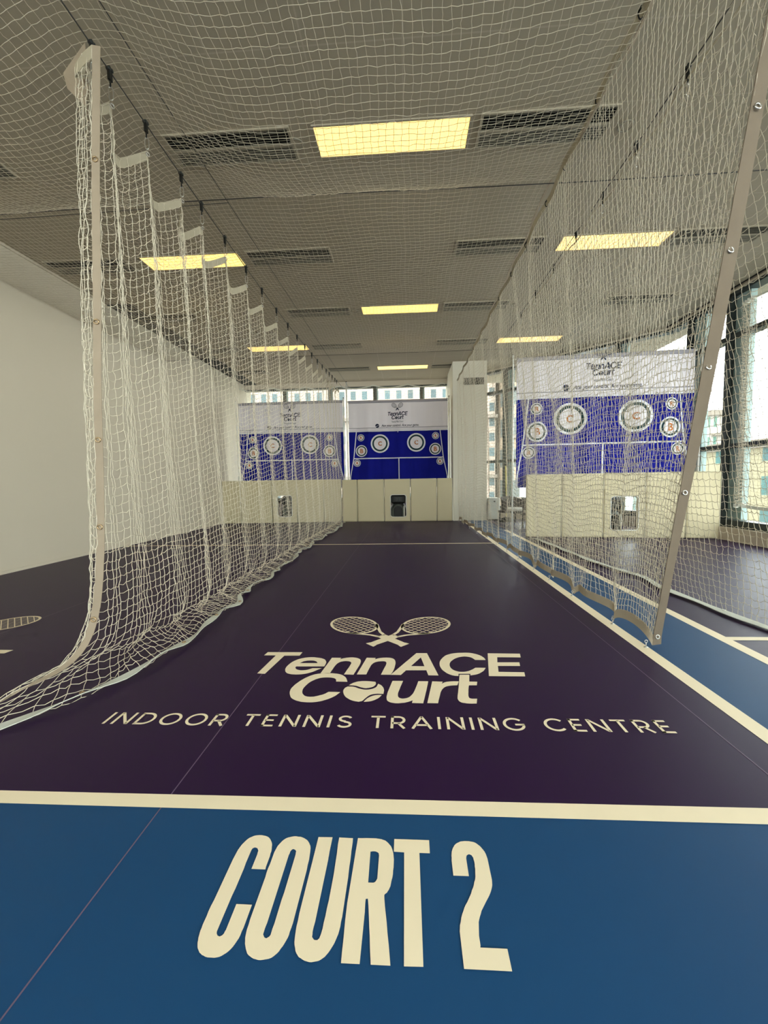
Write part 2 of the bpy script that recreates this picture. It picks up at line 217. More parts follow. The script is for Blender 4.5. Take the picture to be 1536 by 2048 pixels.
def text_mesh(txt, size, shear=0.0, bold=0.0, align='CENTER'):
    """contours-filled lettering from the built-in font: returns verts, faces (flat, x right, y up)"""
    cu = bpy.data.curves.new('t', 'FONT'); cu.body = txt; cu.size = size; cu.shear = shear; cu.offset = bold; cu.align_x = align; cu.resolution_u = 3
    o = bpy.data.objects.new('t', cu); C.objects.link(o)
    dg = bpy.context.evaluated_depsgraph_get(); me = bpy.data.meshes.new_from_object(o.evaluated_get(dg))
    vs = [tuple(v.co) for v in me.vertices]; fs = [tuple(p.vertices) for p in me.polygons]
    bpy.data.objects.remove(o); bpy.data.curves.remove(cu); bpy.data.meshes.remove(me)
    return vs, fs
SKY, EXPO = 4.0, 1.05
GLYPHS = '''{"COURT":[[[[-419,985],[-382,985],[-383,992],[-383,1002],[-383,1013],[-383,1023],[-384,1031],[-384,1038],[-385,1044],[-387,1051],[-388,1056],[-390,1062],[-393,1067],[-396,1071],[-399,1075],[-403,1079],[-407,1082],[-411,1084],[-417,1086],[-423,1087],[-429,1088],[-435,1088],[-441,1087],[-446,1086],[-451,1084],[-455,1081],[-460,1078],[-464,1073],[-467,1068],[-470,1062],[-473,1055],[-475,1048],[-477,1039],[-478,1027],[-479,1010],[-479,989],[-479,969],[-479,950],[-479,933],[-479,917],[-479,902],[-480,889],[-480,876],[-479,865],[-479,855],[-479,847],[-478,839],[-478,834],[-477,829],[-476,824],[-475,819],[-473,814],[-472,810],[-470,806],[-468,802],[-466,799],[-463,796],[-461,794],[-458,791],[-454,789],[-451,787],[-447,786],[-442,784],[-436,783],[-431,783],[-425,783],[-421,783],[-416,784],[-412,785],[-408,787],[-404,790],[-400,793],[-397,796],[-394,800],[-391,805],[-389,810],[-387,816],[-385,822],[-384,829],[-384,836],[-383,844],[-383,852],[-383,863],[-383,875],[-383,887],[-383,895],[-421,895],[-421,887],[-421,877],[-421,865],[-421,856],[-421,849],[-421,843],[-421,838],[-422,834],[-422,831],[-423,829],[-424,827],[-425,826],[-427,825],[-428,824],[-429,824],[-431,824],[-432,825],[-434,825],[-435,826],[-437,828],[-438,829],[-439,831],[-440,834],[-440,839],[-440,846],[-440,855],[-440,866],[-440,878],[-440,894],[-440,913],[-439,933],[-439,951],[-439,969],[-439,985],[-440,1000],[-440,1013],[-440,1022],[-440,1028],[-440,1032],[-440,1036],[-440,1040],[-439,1042],[-439,1044],[-438,1045],[-437,1046],[-435,1047],[-433,1048],[-432,1048],[-430,1047],[-428,1047],[-426,1046],[-424,1044],[-423,1042],[-421,1040],[-420,1037],[-420,1033],[-419,1028],[-419,1022],[-419,1016],[-419,1010],[-419,1003],[-419,996],[-419,990]]],[[[-333,1088],[-328,1088],[-322,1087],[-316,1087],[-310,1085],[-305,1083],[-300,1080],[-295,1077],[-291,1073],[-287,1068],[-284,1063],[-281,1058],[-279,1051],[-278,1044],[-277,1036],[-276,1027],[-275,1016],[-275,1002],[-274,987],[-274,971],[-274,955],[-274,939],[-274,923],[-274,908],[-274,894],[-274,881],[-274,869],[-274,858],[-275,848],[-276,840],[-276,834],[-277,828],[-279,822],[-281,816],[-283,811],[-286,806],[-288,801],[-291,797],[-294,794],[-297,791],[-301,788],[-306,786],[-311,785],[-316,784],[-322,783],[-327,783],[-332,784],[-338,785],[-343,787],[-347,789],[-351,791],[-355,794],[-358,798],[-361,802],[-364,807],[-367,812],[-369,818],[-371,823],[-372,828],[-373,834],[-374,841],[-374,851],[-375,862],[-375,874],[-375,887],[-375,902],[-375,918],[-375,935],[-375,951],[-375,965],[-376,977],[-376,989],[-375,1000],[-375,1010],[-375,1019],[-375,1027],[-375,1035],[-374,1042],[-373,1048],[-372,1054],[-370,1059],[-367,1065],[-364,1071],[-360,1076],[-356,1080],[-351,1083],[-345,1085],[-339,1087]],[[-327,1047],[-325,1047],[-322,1046],[-320,1045],[-318,1043],[-317,1042],[-316,1040],[-316,1037],[-315,1031],[-315,1023],[-315,1012],[-315,999],[-315,985],[-315,967],[-315,947],[-315,927],[-316,908],[-316,890],[-316,872],[-316,856],[-317,844],[-317,837],[-317,834],[-317,832],[-318,830],[-319,828],[-321,827],[-323,825],[-324,825],[-326,825],[-328,826],[-330,827],[-331,829],[-332,830],[-333,831],[-334,833],[-334,838],[-334,846],[-333,856],[-333,869],[-333,883],[-333,900],[-333,921],[-333,943],[-333,963],[-333,980],[-333,996],[-333,1010],[-333,1021],[-333,1029],[-332,1033],[-332,1036],[-332,1039],[-331,1042],[-330,1044],[-328,1046]]],[[[-265,1088],[-225,1089],[-225,1070],[-225,1044],[-224,1015],[-224,988],[-224,963],[-224,937],[-224,913],[-224,893],[-224,877],[-224,863],[-225,851],[-225,842],[-224,837],[-224,834],[-224,832],[-223,831],[-221,829],[-219,827],[-217,826],[-215,826],[-213,826],[-211,826],[-210,827],[-208,829],[-207,830],[-207,832],[-206,835],[-205,841],[-204,850],[-204,863],[-203,878],[-203,894],[-202,912],[-202,933],[-202,955],[-202,979],[-203,1006],[-204,1037],[-206,1067],[-206,1089],[-167,1088],[-166,1072],[-166,1048],[-165,1023],[-165,998],[-164,973],[-164,948],[-164,925],[-164,905],[-164,890],[-164,877],[-165,866],[-165,856],[-166,847],[-167,840],[-169,833],[-171,826],[-173,820],[-176,814],[-179,808],[-182,803],[-185,799],[-188,795],[-192,792],[-196,789],[-200,787],[-204,786],[-209,785],[-214,784],[-219,784],[-224,785],[-229,786],[-234,788],[-238,790],[-243,792],[-246,795],[-250,799],[-253,803],[-255,808],[-258,814],[-260,820],[-261,826],[-262,833],[-263,842],[-264,852],[-264,864],[-265,880],[-265,896],[-265,913],[-265,930],[-265,948],[-265,966],[-265,987],[-265,1012],[-265,1041],[-265,1068]]],[[[-153,1089],[-143,1089],[-129,1090],[-114,1090],[-102,1090],[-94,1089],[-87,1088],[-82,1086],[-76,1084],[-71,1080],[-67,1076],[-63,1071],[-59,1066],[-56,1059],[-54,1052],[-52,1045],[-51,1036],[-50,1027],[-50,1016],[-50,1005],[-51,995],[-51,986],[-52,977],[-54,968],[-55,961],[-56,954],[-58,949],[-60,944],[-62,941],[-64,937],[-67,935],[-69,933],[-70,931],[-69,920],[-67,905],[-64,887],[-61,869],[-58,846],[-54,822],[-51,800],[-49,785],[-90,785],[-91,794],[-93,807],[-95,823],[-97,840],[-100,860],[-103,883],[-106,905],[-109,921],[-114,920],[-114,908],[-113,890],[-113,871],[-113,853],[-113,834],[-113,814],[-113,797],[-113,785],[-152,785],[-153,805],[-154,834],[-156,870],[-157,908],[-156,951],[-155,1002],[-154,1051]],[[-114,1048],[-111,1048],[-108,1049],[-104,1049],[-101,1049],[-98,1048],[-96,1047],[-94,1046],[-92,1044],[-91,1043],[-91,1041],[-90,1037],[-90,1031],[-90,1019],[-90,1005],[-90,990],[-90,980],[-90,973],[-91,970],[-92,968],[-93,966],[-94,964],[-95,963],[-97,962],[-99,961],[-102,961],[-106,961],[-110,961],[-112,961]]],[[[-51,1090],[46,1090],[46,1049],[18,1049],[19,786],[-21,785],[-23,1049],[-51,1050]]],[[[141,988],[102,988],[102,995],[102,1004],[102,1014],[102,1023],[102,1031],[103,1038],[103,1044],[104,1050],[105,1056],[107,1062],[109,1067],[112,1072],[115,1077],[119,1081],[123,1084],[127,1086],[132,1089],[138,1090],[144,1091],[149,1091],[155,1091],[161,1090],[167,1089],[172,1087],[176,1084],[180,1080],[184,1076],[187,1071],[190,1066],[193,1060],[195,1053],[196,1046],[197,1038],[197,1030],[197,1021],[197,1013],[197,1004],[197,996],[197,989],[197,981],[196,974],[195,967],[193,961],[190,954],[187,948],[183,941],[179,935],[174,928],[170,922],[166,916],[162,910],[158,904],[155,897],[152,891],[149,884],[147,878],[146,871],[145,864],[144,857],[143,850],[143,844],[143,837],[143,831],[142,827],[199,827],[199,786],[102,786],[102,790],[102,796],[102,804],[102,811],[102,819],[102,827],[102,835],[102,843],[102,850],[102,857],[103,863],[104,870],[107,878],[109,886],[112,894],[116,902],[119,909],[123,916],[128,923],[132,930],[136,937],[140,944],[143,952],[147,959],[150,966],[152,973],[155,979],[157,986],[158,993],[159,1001],[160,1008],[160,1015],[161,1022],[161,1029],[160,1036],[160,1041],[158,1044],[157,1047],[156,1048],[154,1049],[152,1050],[150,1050],[149,1050],[147,1049],[146,1048],[144,1047],[143,1045],[142,1042],[141,1038],[141,1033],[141,1028],[141,1021],[141,1013],[141,1003],[141,994]]]],"TENN":[[[[-843,2350],[-635,2352],[-640,2304],[-729,2302],[-764,2074],[-807,2077],[-780,2304],[-850,2305]]],[[[-468,2167],[-467,2176],[-466,2187],[-466,2201],[-466,2212],[-468,2223],[-471,2233],[-475,2242],[-479,2250],[-484,2257],[-490,2262],[-497,2267],[-506,2272],[-517,2276],[-529,2279],[-542,2282],[-554,2284],[-565,2284],[-576,2283],[-587,2281],[-598,2278],[-608,2273],[-618,2268],[-628,2261],[-637,2253],[-644,2244],[-652,2232],[-658,2221],[-663,2209],[-667,2196],[-670,2184],[-672,2171],[-674,2160],[-674,2149],[-673,2138],[-672,2128],[-669,2119],[-666,2110],[-662,2101],[-657,2094],[-652,2087],[-646,2082],[-639,2078],[-632,2075],[-624,2072],[-616,2071],[-607,2070],[-597,2069],[-587,2070],[-578,2071],[-568,2073],[-558,2076],[-548,2080],[-540,2084],[-532,2090],[-524,2096],[-517,2101],[-511,2107],[-506,2113],[-501,2119],[-496,2125],[-491,2131],[-485,2137],[-480,2142],[-477,2146],[-527,2145],[-532,2141],[-539,2134],[-546,2128],[-554,2123],[-561,2121],[-569,2119],[-577,2118],[-584,2118],[-592,2120],[-599,2123],[-606,2127],[-612,2131],[-616,2136],[-619,2142],[-621,2147],[-623,2152],[-623,2156],[-623,2160],[-621,2162],[-621,2164]],[[-613,2206],[-610,2210],[-606,2217],[-602,2223],[-597,2229],[-591,2232],[-585,2235],[-578,2238],[-571,2239],[-564,2240],[-557,2240],[-550,2240],[-543,2239],[-538,2237],[-533,2234],[-528,2231],[-524,2228],[-521,2223],[-518,2217],[-515,2212],[-513,2208]]],[[[-446,2279],[-392,2279],[-396,2259],[-393,2262],[-389,2266],[-383,2270],[-377,2274],[-370,2277],[-362,2281],[-354,2283],[-345,2285],[-337,2286],[-328,2286],[-319,2285],[-312,2283],[-304,2280],[-298,2276],[-292,2272],[-287,2267],[-283,2261],[-280,2256],[-278,2249],[-276,2241],[-275,2232],[-275,2222],[-275,2211],[-276,2198],[-278,2181],[-281,2163],[-284,2144],[-287,2127],[-289,2111],[-292,2096],[-294,2083],[-295,2074],[-346,2076],[-343,2091],[-340,2112],[-336,2135],[-332,2155],[-330,2170],[-328,2183],[-327,2194],[-326,2203],[-325,2210],[-326,2214],[-327,2218],[-328,2221],[-330,2225],[-333,2229],[-337,2231],[-341,2234],[-346,2235],[-353,2236],[-359,2237],[-366,2236],[-373,2234],[-379,2231],[-386,2228],[-391,2223],[-396,2216],[-400,2209],[-404,2200],[-407,2189],[-410,2174],[-413,2157],[-415,2139],[-417,2124],[-419,2111],[-420,2100],[-421,2091],[-421,2085],[-471,2087]]],[[[-247,2283],[-195,2281],[-199,2262],[-196,2265],[-190,2269],[-184,2274],[-177,2278],[-170,2281],[-162,2283],[-153,2285],[-144,2286],[-136,2287],[-127,2286],[-118,2285],[-111,2283],[-105,2280],[-100,2277],[-95,2272],[-91,2266],[-88,2260],[-85,2252],[-83,2242],[-82,2233],[-81,2221],[-81,2209],[-82,2197],[-83,2184],[-84,2171],[-85,2158],[-87,2144],[-89,2131],[-92,2117],[-96,2101],[-100,2088],[-103,2078],[-153,2077],[-151,2089],[-148,2105],[-145,2124],[-142,2141],[-139,2157],[-136,2173],[-133,2188],[-132,2201],[-131,2210],[-131,2216],[-132,2221],[-133,2225],[-135,2230],[-137,2233],[-140,2236],[-144,2238],[-150,2239],[-156,2239],[-162,2238],[-169,2237],[-176,2235],[-183,2232],[-189,2229],[-195,2224],[-200,2218],[-204,2212],[-208,2203],[-212,2193],[-215,2180],[-217,2165],[-220,2149],[-222,2134],[-224,2118],[-226,2102],[-228,2088],[-229,2078],[-279,2077]]],[[[36,2352],[97,2352],[144,2075],[92,2076],[84,2133],[-23,2130],[-50,2076],[-103,2077]],[[60,2293],[76,2181],[4,2182]]],[[[418,2265],[360,2265],[358,2270],[355,2277],[351,2285],[347,2292],[342,2297],[336,2302],[329,2305],[322,2308],[314,2309],[306,2310],[298,2308],[289,2306],[280,2302],[271,2297],[262,2291],[253,2283],[245,2275],[238,2265],[231,2255],[225,2245],[220,2234],[217,2224],[214,2213],[213,2202],[212,2190],[213,2177],[215,2165],[218,2155],[223,2146],[228,2138],[234,2132],[241,2127],[248,2123],[255,2120],[263,2119],[270,2119],[278,2119],[286,2121],[294,2124],[302,2128],[310,2133],[317,2139],[325,2146],[331,2151],[336,2157],[340,2162],[344,2166],[346,2169],[400,2168],[397,2161],[392,2151],[387,2140],[381,2130],[373,2121],[365,2112],[356,2103],[347,2096],[337,2090],[326,2086],[315,2082],[305,2079],[294,2076],[284,2075],[274,2074],[264,2073],[254,2072],[244,2071],[234,2072],[225,2074],[216,2078],[208,2083],[200,2090],[192,2098],[185,2108],[178,2121],[171,2134],[166,2148],[163,2162],[160,2177],[159,2192],[159,2207],[160,2221],[162,2235],[165,2248],[170,2263],[176,2278],[184,2294],[193,2309],[202,2322],[213,2332],[225,2340],[237,2347],[250,2352],[263,2356],[276,2359],[289,2360],[302,2361],[314,2362],[327,2362],[340,2361],[351,2358],[363,2353],[373,2347],[383,2340],[392,2332],[399,2324],[405,2315],[409,2305],[413,2297],[415,2288],[417,2279],[417,2270]]],[[[446,2356],[628,2354],[619,2303],[489,2303],[476,2237],[595,2240],[587,2194],[469,2192],[458,2123],[589,2121],[581,2075],[399,2074]]],[[[-316,1997],[-374,1998],[-374,2002],[-375,2008],[-376,2015],[-378,2021],[-381,2026],[-385,2030],[-390,2034],[-396,2036],[-404,2039],[-413,2040],[-423,2041],[-432,2041],[-442,2040],[-451,2038],[-461,2035],[-470,2029],[-479,2022],[-487,2013],[-495,2003],[-502,1993],[-508,1981],[-512,1968],[-516,1955],[-519,1942],[-521,1931],[-522,1920],[-521,1909],[-520,1900],[-518,1891],[-515,1882],[-512,1875],[-507,1868],[-503,1862],[-498,1857],[-493,1854],[-487,1851],[-480,1849],[-473,1848],[-466,1848],[-459,1849],[-452,1850],[-446,1853],[-439,1856],[-433,1859],[-427,1863],[-420,1866],[-414,1870],[-409,1875],[-403,1880],[-399,1887],[-395,1892],[-392,1896],[-335,1895],[-338,1888],[-343,1879],[-348,1868],[-354,1858],[-361,1850],[-368,1842],[-377,1834],[-385,1827],[-395,1821],[-405,1814],[-415,1809],[-426,1805],[-437,1802],[-448,1800],[-459,1799],[-470,1799],[-481,1800],[-491,1801],[-502,1803],[-512,1807],[-523,1811],[-533,1817],[-543,1824],[-551,1831],[-558,1839],[-563,1848],[-567,1857],[-571,1866],[-575,1877],[-578,1888],[-580,1900],[-581,1912],[-581,1924],[-579,1936],[-576,1948],[-573,1961],[-568,1974],[-562,1989],[-556,2003],[-548,2017],[-540,2031],[-530,2044],[-520,2056],[-509,2066],[-498,2074],[-486,2079],[-474,2083],[-462,2086],[-449,2088],[-436,2089],[-423,2089],[-410,2088],[-398,2086],[-385,2084],[-373,2080],[-362,2075],[-353,2069],[-345,2061],[-338,2053],[-331,2043],[-326,2031],[-322,2018],[-318,2005]]],[[[-304,1962],[-300,1967],[-296,1974],[-290,1981],[-284,1988],[-278,1992],[-271,1997],[-264,2001],[-256,2003],[-249,2005],[-241,2007],[-232,2007],[-222,2007],[-210,2006],[-196,2004],[-184,2002],[-175,2000],[-174,1997],[-173,1992],[-171,1986],[-171,1980],[-172,1974],[-173,1968],[-176,1961],[-179,1956],[-182,1951],[-187,1947],[-191,1944],[-197,1941],[-202,1938],[-208,1937],[-214,1935],[-220,1935],[-226,1936],[-232,1939],[-238,1941],[-245,1944],[-251,1948],[-257,1952],[-263,1955],[-270,1958],[-279,1960],[-289,1961],[-298,1962]]],[[[-308,1950],[-303,1950],[-295,1950],[-287,1950],[-279,1948],[-271,1945],[-263,1940],[-255,1934],[-248,1930],[-240,1927],[-233,1924],[-226,1922],[-218,1921],[-211,1921],[-204,1922],[-197,1924],[-191,1927],[-184,1930],[-178,1935],[-173,1940],[-168,1946],[-165,1954],[-163,1964],[-161,1974],[-160,1981],[-157,1978],[-151,1973],[-146,1968],[-141,1961],[-137,1953],[-133,1944],[-130,1934],[-128,1923],[-127,1912],[-128,1900],[-128,1890],[-129,1882],[-135,1883],[-144,1883],[-155,1884],[-164,1883],[-171,1881],[-178,1879],[-184,1876],[-190,1872],[-195,1866],[-200,1859],[-204,1852],[-208,1845],[-212,1838],[-215,1831],[-218,1824],[-221,1819],[-226,1815],[-231,1813],[-235,1811],[-238,1810],[-244,1812],[-253,1814],[-262,1817],[-271,1822],[-279,1827],[-288,1835],[-296,1843],[-303,1851],[-308,1860],[-313,1870],[-317,1881],[-320,1891],[-322,1901],[-323,1911],[-322,1920],[-321,1928],[-319,1935],[-315,1941],[-311,1946]]],[[[-214,1811],[-212,1816],[-209,1824],[-205,1833],[-201,1841],[-196,1847],[-191,1853],[-186,1858],[-180,1863],[-175,1866],[-169,1869],[-164,1871],[-158,1872],[-152,1873],[-145,1873],[-139,1873],[-135,1873],[-138,1867],[-141,1859],[-146,1850],[-151,1842],[-158,1835],[-165,1828],[-173,1822],[-181,1817],[-190,1814],[-199,1812],[-208,1811]]],[[[-90,2012],[-37,2013],[-40,1998],[-44,1977],[-49,1954],[-52,1935],[-55,1919],[-58,1904],[-60,1891],[-60,1879],[-60,1871],[-59,1863],[-58,1858],[-55,1853],[-52,1849],[-48,1846],[-43,1844],[-37,1843],[-31,1844],[-24,1846],[-17,1849],[-10,1854],[-4,1861],[1,1870],[6,1880],[11,1890],[14,1900],[17,1911],[20,1923],[23,1937],[27,1955],[32,1977],[36,1998],[39,2012],[88,2012],[85,1988],[80,1956],[75,1921],[70,1892],[66,1866],[62,1841],[58,1820],[56,1805],[5,1806],[9,1829],[4,1826],[-3,1821],[-11,1816],[-19,1812],[-27,1808],[-36,1806],[-45,1804],[-54,1802],[-62,1802],[-71,1802],[-78,1804],[-85,1806],[-91,1808],[-97,1812],[-102,1817],[-106,1822],[-109,1828],[-110,1834],[-111,1842],[-112,1852],[-112,1862],[-111,1874],[-110,1888],[-108,1905],[-104,1930],[-99,1961],[-94,1991]]],[[[108,2012],[160,2010],[153,1988],[157,1992],[162,1997],[168,2002],[174,2006],[181,2009],[188,2011],[196,2013],[204,2014],[213,2015],[224,2015],[234,2015],[240,2015],[228,1975],[222,1974],[213,1973],[203,1972],[194,1970],[186,1967],[179,1964],[171,1960],[165,1954],[159,1947],[154,1938],[149,1928],[145,1916],[141,1903],[138,1888],[135,1872],[132,1858],[129,1844],[126,1829],[124,1816],[122,1807],[74,1807]]],[[[252,2085],[302,2086],[291,2013],[330,2012],[322,1975],[284,1974],[281,1962],[278,1947],[275,1930],[273,1915],[271,1903],[269,1892],[268,1883],[267,1875],[267,1868],[267,1863],[268,1858],[269,1855],[272,1852],[275,1851],[278,1850],[280,1849],[303,1850],[294,1808],[286,1808],[275,1807],[262,1807],[252,1808],[244,1810],[236,1812],[230,1814],[225,1818],[221,1823],[218,1829],[216,1836],[215,1843],[214,1850],[215,1856],[216,1865],[218,1878],[222,1899],[227,1928],[232,1956],[235,1975]]]],"TOUT":[[[248,2096],[309,2097],[304,2063],[244,2062]]]}'''

# ------------------------------------------------------------------ dimensions (metres)
CEIL = 3.85
XL, XR = -4.70, 5.15
YB, YR = 12.1, -3.6                     # back wall, rear wall
OB0 = np.array([2.174, 11.358]); OB1 = np.array([5.15, 8.50])     # oblique window wall
ORD = ['first','second','third','fourth','fifth','sixth','seventh','eighth','ninth','tenth','eleventh','twelfth','thirteenth',
       'fourteenth','fifteenth','sixteenth','seventeenth','eighteenth','nineteenth','twentieth','twenty-first','twenty-second']

M = {}
M['purple'] = mat('purple_court', (.021, .0055, .036), .42, .17, bump=.10, bscale=900, var=.12, vscale=1.2)
M['blue'] = mat('blue_court', (.011, .062, .158), .48, .16, bump=.10, bscale=900, var=.08, vscale=1.5)
M['line'] = mat('white_court_paint', (.88, .745, .525), .5, .25, var=.04, vscale=6)
M['outline'] = mat('dark_print_outline', (.02, .012, .03), .5, .3)
M['seam'] = mat('mat_seam', (.16, .11, .17), .5, .3)
M['ceiling'] = brickmat('ceiling_tiles', (.43, .37, .275), (.425, .365, .27), (.50, .435, .335), .65, .58, .006, rough=.7)
M['ceilpaint'] = mat('ceiling_paint', (.42, .365, .275), .7, .15)
M['plaster'] = mat('painted_plaster', (.635, .565, .45), .75, .25, bump=.05, bscale=60, var=.03, vscale=.6)
M['column'] = mat('column_paint', (.72, .68, .56), .7, .2)
M['darkframe'] = mat('dark_window_aluminium', (.022, .030, .030), .45, .4)
M['mullion'] = mat('grey_window_aluminium', (.085, .10, .085), .5, .3)
M['tealframe'] = mat('grey_green_cladding', (.27, .36, .34), .5, .35)
M['sill'] = mat('beige_sill', (.52, .44, .34), .6, .3)
M['glass'] = glassmat('window_glass', (.945, .976, .962))
M['twine'] = mat('net_twine', (.68, .605, .475), .75, .15)
M['webbing'] = mat('webbing_tape', (.37, .295, .215), .8, .15, bump=.2, bscale=500, var=.12, vscale=14, trans=.18)
M['cream'] = mat('cream_webbing_tape', (.52, .46, .34), .8, .15, bump=.2, bscale=500, var=.10, vscale=14, trans=.25)
M['shaded'] = mat('shaded_webbing_tape', (.205, .160, .115), .8, .15, bump=.2, bscale=500, var=.10, vscale=14, trans=.12)  # darker copy of the webbing, the tape's backlit shade put into its colour
M['webwhite'] = mat('white_webbing_tape', (.68, .68, .60), .8, .15, bump=.2, bscale=500, var=.06, vscale=9, trans=.22)
M['steel'] = mat('steel', (.62, .60, .56), .28, .5, metal=.9)
M['brass'] = mat('brass_grommet', (.42, .30, .17), .35, .5, metal=.85)
M['black'] = mat('black_plastic', (.008, .0085, .008), .45, .25)
M['charcoal'] = mat('charcoal_plastic', (.022, .025, .022), .45, .3)
M['greyplastic'] = mat('grey_plastic', (.10, .112, .10), .45, .3)
M['cable'] = mat('dark_wire_rope', (.05, .045, .04), .5, .4)
M['vinyl'] = mat('cream_padding_vinyl', (.64, .56, .365), .5, .25, bump=.05, bscale=25, var=.04, vscale=2)
M['piping'] = mat('cream_padding_seam', (.60, .57, .43), .5, .3)
M['white'] = mat('white_enamel', (.80, .80, .76), .4, .4)
M['bwhite'] = mat('white_banner_fabric', (.88, .83, .87), .8, .15, bump=.2, bscale=7, trans=.12)
M['bgrey'] = mat('grey_banner_hem', (.36, .34, .38), .8, .15)
M['bblue'] = mat('royal_blue_banner_fabric', (.008, .011, .225), .8, .06, var=.18, vscale=2.5)
M['bink'] = mat('navy_print', (.012, .018, .05), .7, .2)
M['bline'] = mat('white_print', (.76, .76, .80), .75, .2)
M['bgreen'] = mat('dark_green_print', (.015, .045, .05), .75, .2)
M['borange'] = mat('orange_print', (.50, .16, .035), .75, .2)
M['lamp'] = emis('lamp_diffuser', (1.0, .665, .14), .88)
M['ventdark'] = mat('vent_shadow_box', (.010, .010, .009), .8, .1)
M['ventslat'] = mat('vent_slat', (.27, .245, .19), .6, .2)
M['weave'] = mat('grey_woven_rattan', (.075, .07, .065), .7, .2, bump=.5, bscale=140, var=.3, vscale=40)
M['cushion'] = mat('white_cushion', (.80, .77, .70), .8, .2)
M['yellow'] = mat('yellow_pole', (.80, .72, .20), .5, .3)
M['box'] = mat('pale_grey_enamel', (.62, .64, .58), .5, .3)

# ------------------------------------------------------------------ floor
mb = MB()
xs = [XL - .1, 1.36, 1.92, 5.6]; ys = [YR, 1.20, YB + .2]
zone = {(0, 0): 1, (1, 0): 1, (2, 0): 1, (0, 1): 0, (1, 1): 1, (2, 1): 0}
for i in range(3):
    for j in range(2):
        mb.mi = zone[(i, j)]
        mb.box(xs[i], ys[j], -.12, xs[i + 1], ys[j + 1], 0)
floor = struct(mb.build('floor', [M['purple'], M['blue']]))
def flat(name, quads, m, z, parent=floor):
    b = MB()
    for q in quads: b.add([(x, y, z) for x, y in q], [(0, 1, 2, 3)])
    return b.build(name, m, parent)
def rect(x0, y0, x1, y1): return [(x0, y0), (x1, y0), (x1, y1), (x0, y1)]
flat('seam_line', [rect(-.781, 1.0 - 4.4, -.777, 10.3), rect(1.188, YR, 1.192, 10.2), rect(-2.815, YR, -2.811, 10.1), rect(3.2, YR, 3.204, 6.9)], M['seam'], .0008)
flat('court_line', [[(XL, 1.165), (1.40, 1.182), (1.40, 1.244), (XL, 1.206)]], M['line'], .0012)
flat('court_line', [rect(1.325, 1.17, 1.40, 10.1)], M['line'], .0011)
flat('court_line', [[(1.885, 1.17), (1.96, 1.17), (1.95, 8.30), (1.88, 8.30)]], M['line'], .0011)
flat('court_line', [rect(XL, 6.55, 1.33, 6.605)], M['line'], .0013)
flat('court_line', [[(1.95, 2.575), (XR - .2, 2.575), (XR - .2, 2.63), (1.95, 2.63)]], M['line'], .0013)

GL = json.loads(GLYPHS)
def fl(z, dx=0): return lambda x, y: (x / 1000 + dx, y / 1000, z)

def racket(b, f, e=0.0):
    """one racket of the crossed pair, in logo coordinates (metres); e mirrors it"""
    ex, ey, ux, uy = -.030, 2.466, -.7071, .7071
    def g(s, t):
        x = ex + s * ux - t * uy; y = ey + s * uy + t * ux
        if e: x = -.278 - x
        return f(x * 1000, y * 1000)
    def pl(p): b.add([g(*q) for q in p], [tuple(range(len(p)))])
    a, c, s0, n, w = .192, .152, .509, 40, .017
    ring = [(k * 2 * math.pi / n) for k in range(n)]
    for k in range(n):
        q, r = ring[k], ring[(k + 1) % n]
        pl([(s0 + a * math.cos(q), c * math.sin(q)), (s0 + a * math.cos(r), c * math.sin(r)),
            (s0 + (a - w) * math.cos(r), (c - w) * math.sin(r)), (s0 + (a - w) * math.cos(q), (c - w) * math.sin(q))])
    for k in range(-3, 4):                                   # strings
        t = k * .037; L = (a - w) * math.sqrt(max(0, 1 - (t / (c - w)) ** 2)); pl([(s0 - L, t - .003), (s0 + L, t - .003), (s0 + L, t + .003), (s0 - L, t + .003)])
    for k in range(-4, 5):
        s = k * .037; L = (c - w) * math.sqrt(max(0, 1 - (s / (a - w)) ** 2)); pl([(s0 + s - .003, -L), (s0 + s + .003, -L), (s0 + s + .003, L), (s0 + s - .003, L)])
    for sg in (-1, 1):                                       # throat
        pl([(.215, sg * .010), (.215, sg * .034), (.275, sg * .050), (.275, sg * .028)])
        pl([(.275, sg * .028), (.275, sg * .050), (.345, sg * .094), (.365, sg * .080)])
        pl([(.345, sg * .094), (.365, sg * .080), (.42, sg * .122), (.40, sg * .130)])
    pl([(.0, -.036), (.0, .036), (.030, .030), (.030, -.030)]); pl([(.030, -.027), (.030, .027), (.225, .033), (.225, -.033)])

